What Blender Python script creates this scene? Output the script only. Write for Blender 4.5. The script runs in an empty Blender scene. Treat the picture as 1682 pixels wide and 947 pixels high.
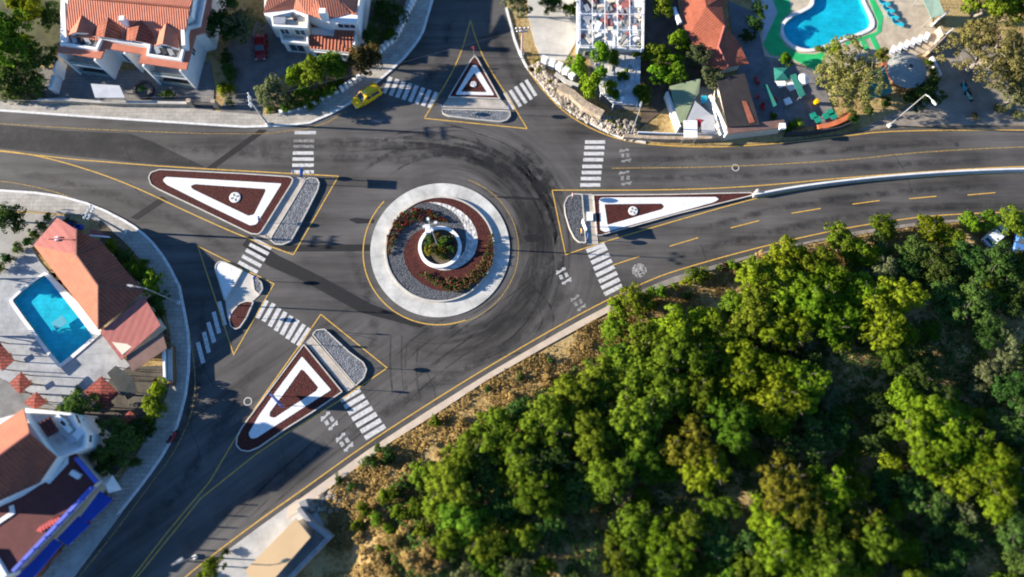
import bpy, math, random
import numpy as np
from mathutils import Vector, noise, Matrix
from mathutils.geometry import tessellate_polygon
random.seed(7); np.random.seed(7)
sc = bpy.context.scene
COL = sc.collection
# ------------------------------------------------------------------ camera model: survey of the site from the picture
H, F, TH = 90.0, 1121.0, math.radians(13)
CT, ST = math.cos(TH), math.sin(TH)
def P(px, py, z=0.0):
    u = (px-841)/F; v = (473.5-py)/F
    t = (z-H)/(v*ST-CT)
    return (u*t, (v*CT+ST)*t, z)
def P2(px, py, z=0.0): return P(px, py, z)[:2]
def L2(pts, z=0.0): return [P2(x, y, z) for x, y in pts]
def smooth01(a, b, x):
    t = min(1, max(0, (x-a)/(b-a))); return t*t*(3-2*t)
# ------------------------------------------------------------------ hillside
EDGE = [P2(x, y) for x, y in [(200,1060),(330,962),(400,907),(500,832),(560,787),(640,727),(720,677),(800,624),(900,567),(1000,512),
        (1060,482),(1150,450),(1250,417),(1340,397),(1480,374),(1600,361),(1682,356),(1900,346)]]
EX = [p[0] for p in EDGE]; EY = [p[1] for p in EDGE]
MOUNDS = [(*P2(px,py),hh,rr_) for px,py,hh,rr_ in ((962,888,1.7,4.5),(1120,824,1.4,4.5),(1205,815,1.2,4.),(1405,608,1.8,4.5),(1556,582,1.8,4.5),(700,900,1.3,4.5),(1600,905,1.4,4.))]  # added mounds that lift bare earth to catch the low sun
SHX0, SHX1 = P2(548,900)[0], P2(640,880)[0]
def hill(x, y):
    d = (float(np.interp(x, EX, EY)) - y)*0.85
    if d <= 0.6: return 0.0
    k = smooth01(0.6, 15, d)
    k *= smooth01(SHX0, SHX1, x)
    n = noise.noise(Vector((x*.11, y*.11, 3.1)))*1.5 + noise.noise(Vector((x*.35, y*.35, 7.7)))*0.35
    m = sum(hh*math.exp(-((x-a)**2+(y-b)**2)/(rr_*rr_)) for a,b,hh,rr_ in MOUNDS if abs(x-a) < 9 and abs(y-b) < 9)
    return max(-0.02, k*(2.0+n+m) + 0.15*smooth01(0.6,2,d)*noise.noise(Vector((x*.8,y*.8,1.0))))
def PH(px, py, dz=0.0):
    z = 0.0
    for _ in range(4):
        x, y, _z = P(px, py, z+dz); z = hill(x, y)
    return (x, y, z)
# ------------------------------------------------------------------ materials
MATS = {}
def nodes(m):
    m.use_nodes = True; nt = m.node_tree
    return nt, nt.nodes, nt.links, nt.nodes['Principled BSDF']
def rgba(c): return (c[0], c[1], c[2], 1)
def mat(name, c, rough=.8, var=.15, scale=1.5, bump=0.0, bscale=8., c2=None, metal=0.0, fine=True, spec=.3):
    if name in MATS: return MATS[name]
    m = bpy.data.materials.new(name); nt, N, L, b = nodes(m)
    b.inputs['Roughness'].default_value = rough; b.inputs['Metallic'].default_value = metal
    b.inputs['Specular IOR Level'].default_value = spec
    tc = N.new('ShaderNodeNewGeometry')
    nz = N.new('ShaderNodeTexNoise'); nz.inputs['Scale'].default_value = scale; nz.inputs['Detail'].default_value = 6
    nz.inputs['Roughness'].default_value = .65
    L.new(tc.outputs['Position'], nz.inputs['Vector'])
    cr = N.new('ShaderNodeValToRGB')
    lo = c2 if c2 else tuple(x*(1-var) for x in c); hi = c if c2 else tuple(min(1, x*(1+var)) for x in c)
    cr.color_ramp.elements[0].position = .32; cr.color_ramp.elements[1].position = .68
    cr.color_ramp.elements[0].color = rgba(lo); cr.color_ramp.elements[1].color = rgba(hi)
    L.new(nz.outputs['Fac'], cr.inputs['Fac']); L.new(cr.outputs['Color'], b.inputs['Base Color'])
    if bump:
        n2 = N.new('ShaderNodeTexNoise'); n2.inputs['Scale'].default_value = bscale; n2.inputs['Detail'].default_value = 4
        L.new(tc.outputs['Position'], n2.inputs['Vector'])
        bp = N.new('ShaderNodeBump'); bp.inputs['Strength'].default_value = bump; bp.inputs['Distance'].default_value = .1
        L.new(n2.outputs['Fac'], bp.inputs['Height']); L.new(bp.outputs['Normal'], b.inputs['Normal'])
    MATS[name] = m; return m
def gravel(name, c_lo, c_hi, scale=5., bump=.8):
    m = bpy.data.materials.new(name); nt, N, L, b = nodes(m); b.inputs['Roughness'].default_value = .9
    b.inputs['Specular IOR Level'].default_value = .2
    g = N.new('ShaderNodeNewGeometry')
    v = N.new('ShaderNodeTexVoronoi'); v.inputs['Scale'].default_value = scale; v.inputs['Randomness'].default_value = 1
    L.new(g.outputs['Position'], v.inputs['Vector'])
    n = N.new('ShaderNodeTexNoise'); n.inputs['Scale'].default_value = .7; n.inputs['Detail'].default_value = 5
    L.new(g.outputs['Position'], n.inputs['Vector'])
    sep = N.new('ShaderNodeSeparateColor'); L.new(v.outputs['Color'], sep.inputs['Color'])
    ma = N.new('ShaderNodeMath'); ma.operation = 'MULTIPLY_ADD'; ma.inputs[1].default_value = .65
    L.new(sep.outputs['Red'], ma.inputs[0]); 
    mb = N.new('ShaderNodeMath'); mb.operation = 'MULTIPLY'; mb.inputs[1].default_value = .4; L.new(n.outputs['Fac'], mb.inputs[0])
    L.new(mb.outputs[0], ma.inputs[2])
    cr = N.new('ShaderNodeValToRGB'); cr.color_ramp.elements[0].color = rgba(c_lo); cr.color_ramp.elements[1].color = rgba(c_hi)
    cr.color_ramp.elements[0].position = .15; cr.color_ramp.elements[1].position = .85
    L.new(ma.outputs[0], cr.inputs['Fac']); L.new(cr.outputs['Color'], b.inputs['Base Color'])
    bp = N.new('ShaderNodeBump'); bp.inputs['Strength'].default_value = bump; bp.inputs['Distance'].default_value = .08
    bp.invert = True
    L.new(v.outputs['Distance'], bp.inputs['Height']); L.new(bp.outputs['Normal'], b.inputs['Normal'])
    MATS[name] = m; return m
def tile(name, c, c2, pitch=.45, bump=.9):
    m = bpy.data.materials.new(name); nt, N, L, b = nodes(m); b.inputs['Roughness'].default_value = .85
    b.inputs['Specular IOR Level'].default_value = .2
    uv = N.new('ShaderNodeUVMap'); sep = N.new('ShaderNodeSeparateXYZ'); L.new(uv.outputs['UV'], sep.inputs[0])
    def wave(sock, p):
        a = N.new('ShaderNodeMath'); a.operation = 'MULTIPLY'; a.inputs[1].default_value = 2*math.pi/p; L.new(sock, a.inputs[0])
        s = N.new('ShaderNodeMath'); s.operation = 'SINE'; L.new(a.outputs[0], s.inputs[0]); return s.outputs[0]
    w1 = wave(sep.outputs['X'], pitch); w2 = wave(sep.outputs['Y'], .8)
    ad = N.new('ShaderNodeMath'); ad.operation = 'MULTIPLY_ADD'; ad.inputs[1].default_value = .2; L.new(w2, ad.inputs[0]); L.new(w1, ad.inputs[2])
    g = N.new('ShaderNodeNewGeometry'); n = N.new('ShaderNodeTexNoise'); n.inputs['Scale'].default_value = .9; n.inputs['Detail'].default_value = 8
    n.inputs['Roughness'].default_value = .75
    L.new(g.outputs['Position'], n.inputs['Vector'])
    mx = N.new('ShaderNodeMath'); mx.operation = 'MULTIPLY_ADD'; mx.inputs[1].default_value = .10; L.new(w1, mx.inputs[0]); L.new(n.outputs['Fac'], mx.inputs[2])
    cr = N.new('ShaderNodeValToRGB'); cr.color_ramp.elements[0].color = rgba(c2); cr.color_ramp.elements[1].color = rgba(c)
    cr.color_ramp.elements[0].position = .3; cr.color_ramp.elements[1].position = .65
    L.new(mx.outputs[0], cr.inputs['Fac']); L.new(cr.outputs['Color'], b.inputs['Base Color'])
    bp = N.new('ShaderNodeBump'); bp.inputs['Strength'].default_value = bump; bp.inputs['Distance'].default_value = .06
    L.new(ad.outputs[0], bp.inputs['Height']); L.new(bp.outputs['Normal'], b.inputs['Normal'])
    MATS[name] = m; return m
def leafmat(name, c, c2, trans=.40, hue=(.465,.522)):
    m = bpy.data.materials.new(name); nt, N, L, b = nodes(m)
    out = N['Material Output']; N.remove(b)
    g = N.new('ShaderNodeNewGeometry'); oi = N.new('ShaderNodeObjectInfo')
    cr = N.new('ShaderNodeValToRGB'); cr.color_ramp.elements[0].color = rgba(c2); cr.color_ramp.elements[1].color = rgba(c)
    L.new(g.outputs['Random Per Island'], cr.inputs['Fac'])
    hs = N.new('ShaderNodeHueSaturation')
    mr = N.new('ShaderNodeMapRange'); mr.inputs['To Min'].default_value = hue[0]; mr.inputs['To Max'].default_value = hue[1]
    L.new(oi.outputs['Random'], mr.inputs['Value']); L.new(mr.outputs[0], hs.inputs['Hue'])
    mv = N.new('ShaderNodeMath'); mv.operation = 'MULTIPLY'; mv.inputs[1].default_value = 7.31; L.new(oi.outputs['Random'], mv.inputs[0])
    fr = N.new('ShaderNodeMath'); fr.operation = 'FRACT'; L.new(mv.outputs[0], fr.inputs[0])
    m2 = N.new('ShaderNodeMapRange'); m2.inputs['To Min'].default_value = .66; m2.inputs['To Max'].default_value = 1.3
    L.new(fr.outputs[0], m2.inputs['Value']); L.new(m2.outputs[0], hs.inputs['Value'])
    L.new(cr.outputs['Color'], hs.inputs['Color'])
    d = N.new('ShaderNodeBsdfDiffuse'); t = N.new('ShaderNodeBsdfTranslucent'); mixs = N.new('ShaderNodeMixShader')
    mixs.inputs[0].default_value = trans
    L.new(hs.outputs['Color'], d.inputs['Color']); L.new(hs.outputs['Color'], t.inputs['Color'])
    L.new(d.outputs[0], mixs.inputs[1]); L.new(t.outputs[0], mixs.inputs[2]); L.new(mixs.outputs[0], out.inputs['Surface'])
    MATS[name] = m; return m
def paint(name, c, wear=.35, alpha=1.0, scale=2.5):
    m = bpy.data.materials.new(name); nt, N, L, b = nodes(m); b.inputs['Roughness'].default_value = .7
    b.inputs['Base Color'].default_value = rgba(c); b.inputs['Specular IOR Level'].default_value = .2
    g = N.new('ShaderNodeNewGeometry'); n = N.new('ShaderNodeTexNoise'); n.inputs['Scale'].default_value = scale; n.inputs['Detail'].default_value = 8
    n.inputs['Roughness'].default_value = .8
    L.new(g.outputs['Position'], n.inputs['Vector'])
    cr = N.new('ShaderNodeValToRGB'); cr.color_ramp.elements[0].position = wear-.12; cr.color_ramp.elements[1].position = wear+.14
    cr.color_ramp.elements[0].color = (alpha*.3,)*3+(1,); cr.color_ramp.elements[1].color = (alpha,)*3+(1,)
    L.new(n.outputs['Fac'], cr.inputs['Fac']); L.new(cr.outputs['Color'], b.inputs['Alpha'])
    MATS[name] = m; return m
def rubber(name, c, alpha):
    m = bpy.data.materials.new(name); nt, N, L, b = nodes(m); b.inputs['Roughness'].default_value = .7; b.inputs['Base Color'].default_value = rgba(c)
    uv = N.new('ShaderNodeUVMap'); sep = N.new('ShaderNodeSeparateXYZ'); L.new(uv.outputs['UV'], sep.inputs[0])
    def M(op, *v):
        n = N.new('ShaderNodeMath'); n.operation = op
        for i, q in enumerate(v):
            if isinstance(q, (int,float)): n.inputs[i].default_value = q
            else: L.new(q, n.inputs[i])
        return n.outputs[0]
    def S(v, a0, a1):
        n = N.new('ShaderNodeMapRange'); n.interpolation_type = 'SMOOTHSTEP'; L.new(v, n.inputs['Value']); n.inputs['From Min'].default_value = a0; n.inputs['From Max'].default_value = a1; return n.outputs[0]
    edge = M('SUBTRACT', 1., M('ABSOLUTE', M('MULTIPLY_ADD', sep.outputs['Y'], 2., -1.)))
    end = M('SUBTRACT', 1., M('ABSOLUTE', M('MULTIPLY_ADD', sep.outputs['X'], 2., -1.)))
    g = N.new('ShaderNodeNewGeometry'); n = N.new('ShaderNodeTexNoise'); n.inputs['Scale'].default_value = .55; n.inputs['Detail'].default_value = 7; n.inputs['Roughness'].default_value = .75
    L.new(g.outputs['Position'], n.inputs['Vector'])
    al = M('MULTIPLY', M('MULTIPLY', S(edge, 0., .9), S(end, 0., .6)), M('MULTIPLY', S(n.outputs['Fac'], .36, .66), alpha))
    L.new(al, b.inputs['Alpha']); MATS[name] = m; return m
RC = P2(723, 408.5)     # roundabout centre
def asphalt(name, base, amp=1.0):
    m = bpy.data.materials.new(name); nt, N, L, b = nodes(m); b.inputs['Roughness'].default_value = .82
    b.inputs['Specular IOR Level'].default_value = .25
    g = N.new('ShaderNodeNewGeometry')
    def math_(op, a=None, b_=None, c_=None):
        n = N.new('ShaderNodeMath'); n.operation = op
        for i, v in enumerate((a, b_, c_)):
            if v is None: continue
            if isinstance(v, (int, float)): n.inputs[i].default_value = v
            else: L.new(v, n.inputs[i])
        return n.outputs[0]
    sub = N.new('ShaderNodeVectorMath'); sub.operation = 'SUBTRACT'; sub.inputs[1].default_value = (RC[0], RC[1], 0)
    L.new(g.outputs['Position'], sub.inputs[0]); sep = N.new('ShaderNodeSeparateXYZ'); L.new(sub.outputs[0], sep.inputs[0])
    X, Y = sep.outputs['X'], sep.outputs['Y']
    r = math_('SQRT', math_('ADD', math_('MULTIPLY', X, X), math_('MULTIPLY', Y, Y)))
    th = math_('ARCTAN2', Y, X)
    def noise_xyz(x, y, z, det=5, rough=.6):
        cb = N.new('ShaderNodeCombineXYZ')
        for i, v in enumerate((x, y, z)):
            if isinstance(v, (int, float)): cb.inputs[i].default_value = v
            else: L.new(v, cb.inputs[i])
        n = N.new('ShaderNodeTexNoise'); n.inputs['Scale'].default_value = 1; n.inputs['Detail'].default_value = det; n.inputs['Roughness'].default_value = rough
        L.new(cb.outputs[0], n.inputs['Vector']); return n.outputs['Fac']
    def mapr(v, a, b_, c_=0., d_=1.):
        n = N.new('ShaderNodeMapRange'); n.interpolation_type = 'SMOOTHSTEP'
        L.new(v, n.inputs['Value']); n.inputs['From Min'].default_value = a; n.inputs['From Max'].default_value = b_
        n.inputs['To Min'].default_value = c_; n.inputs['To Max'].default_value = d_; return n.outputs[0]
    pol = noise_xyz(math_('MULTIPLY', r, 1.1), math_('MULTIPLY', th, 1.2), 0., 6, .7)
    hor = noise_xyz(math_('MULTIPLY', X, .035), math_('MULTIPLY', Y, .55), 3., 6, .65)
    xr = math_('ADD', math_('MULTIPLY', X, .80), math_('MULTIPLY', Y, .60)); yr = math_('ADD', math_('MULTIPLY', X, -.60), math_('MULTIPLY', Y, .80))
    dia = noise_xyz(math_('MULTIPLY', xr, .035), math_('MULTIPLY', yr, .55), 9., 6, .65)
    south = mapr(Y, -4., -14.)
    mixl = N.new('ShaderNodeMix'); L.new(south, mixl.inputs['Factor']); L.new(hor, mixl.inputs[2]); L.new(dia, mixl.inputs[3])
    far = math_('MAXIMUM', mapr(r, 17., 27.), mapr(X, 3., -9.))
    mix2 = N.new('ShaderNodeMix'); L.new(far, mix2.inputs['Factor']); L.new(pol, mix2.inputs[2]); L.new(mixl.outputs[0], mix2.inputs[3])
    big = noise_xyz(math_('MULTIPLY', X, .09), math_('MULTIPLY', Y, .09), 5., 4, .6)
    fine = noise_xyz(math_('MULTIPLY', X, 6.), math_('MULTIPLY', Y, 6.), 5., 3, .7)
    # v = .5 + weighted deviations
    v = math_('ADD', math_('MULTIPLY', mix2.outputs[0], 1.0), math_('MULTIPLY', big, .75))
    v = math_('ADD', v, math_('MULTIPLY', fine, .25))
    ring = math_('MULTIPLY', mapr(r, 10.5, 12.5), mapr(r, 13.5, 18., 1., 0.))        # tyre-polished ring
    east = mapr(X, -6., 8.)
    v = math_('SUBTRACT', v, math_('MULTIPLY', math_('MULTIPLY', ring, east), .26))
    stain = noise_xyz(math_('MULTIPLY', X, .55), math_('MULTIPLY', Y, .55), 21., 7, .75)
    v = math_('SUBTRACT', v, mapr(stain, .60, .78, 0., .22))
    v = math_('ADD', v, mapr(noise_xyz(math_('MULTIPLY', X, 1.3), math_('MULTIPLY', Y, 1.3), 33., 6, .8), .60, .80, 0., .14))
    cr = N.new('ShaderNodeValToRGB')
    e = cr.color_ramp.elements
    e[0].position = .52; e[1].position = 1.25
    e[0].color = rgba(tuple(x*.30 for x in base)); e[1].color = rgba(tuple(x*1.9 for x in base))
    mapv = N.new('ShaderNodeMapRange'); mapv.inputs['From Min'].default_value = .68; mapv.inputs['From Max'].default_value = 1.28
    L.new(v, mapv.inputs['Value']); e[0].position = 0; e[1].position = 1
    L.new(mapv.outputs[0], cr.inputs['Fac']); L.new(cr.outputs['Color'], b.inputs['Base Color'])
    bp = N.new('ShaderNodeBump'); bp.inputs['Strength'].default_value = .15; bp.inputs['Distance'].default_value = .02
    L.new(fine, bp.inputs['Height']); L.new(bp.outputs['Normal'], b.inputs['Normal'])
    MATS[name] = m; return m
def paving(name, c, c2, size=.6, mortar=.03):
    m = bpy.data.materials.new(name); nt, N, L, b = nodes(m); b.inputs['Roughness'].default_value = .8
    b.inputs['Specular IOR Level'].default_value = .25
    g = N.new('ShaderNodeNewGeometry')
    br = N.new('ShaderNodeTexBrick'); br.offset = .5; br.inputs['Scale'].default_value = 1
    br.inputs['Brick Width'].default_value = size*2; br.inputs['Row Height'].default_value = size; br.inputs['Mortar Size'].default_value = mortar
    br.inputs['Color1'].default_value = rgba(c); br.inputs['Color2'].default_value = rgba(tuple(x*.88 for x in c)); br.inputs['Mortar'].default_value = rgba(c2)
    L.new(g.outputs['Position'], br.inputs['Vector'])
    n = N.new('ShaderNodeTexNoise'); n.inputs['Scale'].default_value = .6; n.inputs['Detail'].default_value = 8; n.inputs['Roughness'].default_value = .7
    L.new(g.outputs['Position'], n.inputs['Vector'])
    mr = N.new('ShaderNodeMapRange'); mr.inputs['From Min'].default_value = .3; mr.inputs['From Max'].default_value = .7
    mr.inputs['To Min'].default_value = .62; mr.inputs['To Max'].default_value = 1.12; L.new(n.outputs['Fac'], mr.inputs['Value'])
    mx = N.new('ShaderNodeMix'); mx.data_type = 'RGBA'; mx.blend_type = 'MULTIPLY'; mx.inputs['Factor'].default_value = 1
    L.new(br.outputs['Color'], mx.inputs[6]); L.new(mr.outputs[0], mx.inputs[7]); L.new(mx.outputs[2], b.inputs['Base Color'])
    MATS[name] = m; return m
def water(name, c):
    m = bpy.data.materials.new(name); nt, N, L, b = nodes(m); out = N['Material Output']; N.remove(b)
    tr = N.new('ShaderNodeBsdfTransparent'); tr.inputs[0].default_value = rgba(c); gl = N.new('ShaderNodeBsdfGlossy'); gl.inputs['Roughness'].default_value = .05
    fr = N.new('ShaderNodeLayerWeight'); fr.inputs[0].default_value = .5; pw = N.new('ShaderNodeMath'); pw.operation = 'POWER'; pw.inputs[1].default_value = 5; ad = N.new('ShaderNodeMath'); ad.operation = 'MULTIPLY_ADD'; ad.inputs[1].default_value = .8; ad.inputs[2].default_value = .025; mx = N.new('ShaderNodeMixShader')
    g = N.new('ShaderNodeNewGeometry'); n = N.new('ShaderNodeTexNoise'); n.inputs['Scale'].default_value = 1.6; n.inputs['Detail'].default_value = 4
    L.new(g.outputs['Position'], n.inputs['Vector']); bp = N.new('ShaderNodeBump'); bp.inputs['Strength'].default_value = .35; bp.inputs['Distance'].default_value = .1
    L.new(n.outputs['Fac'], bp.inputs['Height']); L.new(bp.outputs['Normal'], gl.inputs['Normal']); L.new(bp.outputs['Normal'], fr.inputs['Normal'])
    L.new(fr.outputs['Facing'], pw.inputs[0]); L.new(pw.outputs[0], ad.inputs[0]); L.new(ad.outputs[0], mx.inputs[0]); L.new(tr.outputs[0], mx.inputs[1]); L.new(gl.outputs[0], mx.inputs[2]); L.new(mx.outputs[0], out.inputs['Surface'])
    MATS[name] = m; return m
def ground_mat():
    m = bpy.data.materials.new('earth'); nt, N, L, b = nodes(m); b.inputs['Roughness'].default_value = .95
    b.inputs['Specular IOR Level'].default_value = .1
    g = N.new('ShaderNodeNewGeometry')
    def nz(s, d=8, r=.7):
        n = N.new('ShaderNodeTexNoise'); n.inputs['Scale'].default_value = s; n.inputs['Detail'].default_value = d; n.inputs['Roughness'].default_value = r
        L.new(g.outputs['Position'], n.inputs['Vector']); return n.outputs['Fac']
    cr = N.new('ShaderNodeValToRGB'); e = cr.color_ramp.elements
    e[0].position = .30; e[0].color = (.05,.045,.025,1); e[1].position = .72; e[1].color = (.36,.29,.19,1)
    for p, c in ((.40,(.15,.13,.055)),(.47,(.28,.18,.07)),(.54,(.40,.30,.14)),(.62,(.33,.24,.12))):
        x = e.new(p); x.color = rgba(c)
    mx = N.new('ShaderNodeMath'); mx.operation = 'MULTIPLY_ADD'; mx.inputs[1].default_value = .55; 
    L.new(nz(.22), mx.inputs[0])
    m2 = N.new('ShaderNodeMath'); m2.operation = 'MULTIPLY'; m2.inputs[1].default_value = .45; L.new(nz(2.2), m2.inputs[0]); L.new(m2.outputs[0], mx.inputs[2])
    L.new(mx.outputs[0], cr.inputs['Fac']); L.new(cr.outputs['Color'], b.inputs['Base Color'])
    bp = N.new('ShaderNodeBump'); bp.inputs['Strength'].default_value = .45; bp.inputs['Distance'].default_value = .25
    L.new(nz(2.5), bp.inputs['Height']); L.new(bp.outputs['Normal'], b.inputs['Normal'])
    MATS['earth'] = m; return m
ASPH = asphalt('asphalt', (.065,.061,.057))
ASPH2 = mat('fresh_asphalt', (.022,.022,.022), .8, .3, 2.5)
ASPH3 = paint('dark_patch_and_shadow', (.020,.020,.021), .36, .88, .5)
ASPH4 = paint('newer_asphalt', (.026,.026,.027), .45, .62, .35)
CONC = mat('concrete', (.46,.43,.38), .85, .16, .8, .15, 20)
CONCW = mat('white_concrete', (.62,.61,.58), .8, .12, .9, .1, 15)
KERB = mat('kerb_paint', (.60,.59,.56), .75, .2, 2.)
SIDEW = paving('sidewalk_paving', (.42,.39,.34), (.27,.25,.22), .55, .03)
SLAB = paving('walkway_paving', (.47,.42,.36), (.36,.33,.29), .5, .02)
YARD = paving('yard_paving', (.22,.21,.195), (.13,.125,.12), .5, .03)
DECK = paving('pool_deck_paving', (.50,.42,.31), (.40,.34,.26), .8, .025)
DECKG = paving('grey_deck_paving', (.36,.37,.38), (.28,.28,.29), .7, .02)
GRED = gravel('red_gravel', (.034,.010,.009), (.088,.024,.019), 7.5, .5)
GWHITE = gravel('white_gravel', (.56,.56,.55), (.72,.72,.70), 8., .25)
GPALE = gravel('pale_cobbles', (.28,.27,.25), (.66,.63,.58), 2.6, .9)
GDARK = gravel('dark_gravel', (.06,.064,.072), (.20,.21,.225), 6.5, .7)
GBLACK = gravel('charcoal_gravel', (.035,.037,.042), (.115,.12,.13), 6.5, .7)
RUBB = gravel('rubble_stone', (.10,.085,.07), (.42,.36,.29), 1.4, 1.)
YEL = paint('yellow_road_paint', (.56,.34,.07), .39)
YELF = paint('faded_yellow_road_paint', (.50,.33,.09), .50, .8)
WHT = paint('white_road_paint', (.55,.54,.52), .40)
WHTS = paint('stencil_road_paint', (.55,.55,.53), .47, .9, 4.)
WHTF = paint('faded_white_road_paint', (.50,.50,.48), .57, .7)
TYRE = rubber('tyre_rubber_mark', (.012,.012,.013), .62)
WHEEL = rubber('wheel_path', (.014,.014,.015), .50)
PLAST = mat('white_render', (.76,.75,.72), .85, .07, .7)
PLASTB = mat('cream_render', (.62,.54,.42), .85, .1, .7)
TILE = tile('terracotta_tiles', (.50,.185,.115), (.40,.13,.08), .34, .35)
TILED = tile('brown_and_shaded_tiles', (.32,.105,.062), (.19,.06,.038), .5, 1.)
TILEP = tile('pink_tiles', (.37,.13,.11), (.30,.10,.085), .9, .06)
TILEO = tile('sunlit_orange_tiles', (.43,.155,.088), (.35,.115,.066), .34, .25)  # lit copy of the roof tiles, for slopes facing the sun
TILEM = tile('maroon_tiles', (.13,.045,.04), (.085,.03,.028), .5, .6)
GLASS = mat('dark_window_glass', (.05,.07,.085), .08, .3, .6, spec=.6)
GLASSG = mat('greenish_glass', (.22,.27,.25), .1, .2, .6, spec=.6)
METAL = mat('galvanised_steel', (.45,.46,.47), .45, .1, 2., metal=.6)
WMETAL = mat('white_metal', (.75,.75,.75), .4, .05, 2.)
DKMET = mat('dark_metal', (.04,.04,.045), .5, .2, 2.)
WOOD = mat('brown_wood', (.16,.085,.045), .8, .3, 2.)
BARK = mat('bark', (.22,.19,.155), .95, .3, 4., .6, 10)
BLUEC = mat('blue_canvas', (.012,.05,.33), .75, .12, .8)
BLUET = mat('blue_trim', (.08,.12,.5), .6, .15, 1.)
GREENC = mat('green_carpet', (.02,.38,.12), .95, .2, .5, .2, 12)
TEAL = mat('teal_canvas', (.016,.135,.105), .8, .2, .9)
TEALD = mat('dark_teal_tarp', (.03,.13,.11), .7, .35, .5)
OLIVET = mat('olive_tarp', (.20,.24,.14), .8, .15, .5)
TURQ = mat('turquoise_fabric', (.02,.42,.50), .7, .1, 1.)
REDC = mat('red_paint', (.40,.03,.03), .45, .15, 1.)
ORANGE = mat('orange_render', (.48,.14,.055), .85, .2, 1.)
BLACKR = mat('black_roofing', (.028,.024,.024), .85, .35, .5)
BROWNR = mat('brown_roofing', (.20,.115,.09), .8, .2, .6)
GREYR = mat('grey_thatch', (.26,.26,.235), .95, .2, 2.5, .5, 8)
CREAM = mat('cream_sheet_roof', (.56,.38,.20), .7, .06, .25)
STONE = mat('stone_wall', (.36,.28,.20), .9, .4, 1.6, .6, 4.)
TAXI = mat('yellow_car_paint', (.98,.52,.003), .25, .03, 1., spec=.5)
CARRED = mat('dark_red_car_paint', (.17,.012,.014), .25, .05, 1., spec=.5)
CARBLUE = mat('blue_car_paint', (.06,.16,.42), .25, .05, 1., spec=.5)
CARWHITE = mat('white_car_paint', (.65,.68,.7), .25, .05, 1., spec=.5)
RUBBER = mat('tyre_rubber', (.02,.02,.02), .8, .2, 4.)
LAMPL = mat('red_lens', (.5,.02,.01), .3, .05, 2.)
LAMPW = mat('clear_lens', (.7,.7,.68), .15, .05, 2.)
POOLT = paving('pool_tiles', (.05,.55,.66), (.035,.44,.55), .6, .03)
POOLW = water('pool_water', (.50,.95,1.0))
POOLW2 = water('turquoise_pool_water', (.42,.96,1.0))
EARTH = ground_mat()
LF = dict(
 bright=leafmat('bright_green_leaves', (.205,.285,.016), (.105,.175,.012)),
 mid=leafmat('green_leaves', (.160,.245,.020), (.080,.145,.014)),
 dark=leafmat('dark_green_leaves', (.075,.140,.030), (.040,.085,.018), .32),
 olive=leafmat('olive_leaves', (.17,.19,.085), (.085,.11,.045)),
 pine=leafmat('olive_brown_leaves', (.27,.26,.085), (.13,.145,.035)),
 yellow=leafmat('yellowish_leaves', (.20,.19,.022), (.11,.125,.014)),
 rust=leafmat('russet_leaves', (.15,.085,.03), (.07,.06,.02)),
 dry=leafmat('dry_grass_blades', (.50,.36,.135), (.36,.235,.08), .35, (.497,.503)),
 lime=leafmat('lime_leaves', (.17,.27,.015), (.09,.17,.012)),
)
FLRED = leafmat('red_blossom', (.45,.03,.02), (.28,.05,.02))
FLPINK = leafmat('pink_blossom', (.55,.22,.16), (.40,.12,.09))
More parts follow.
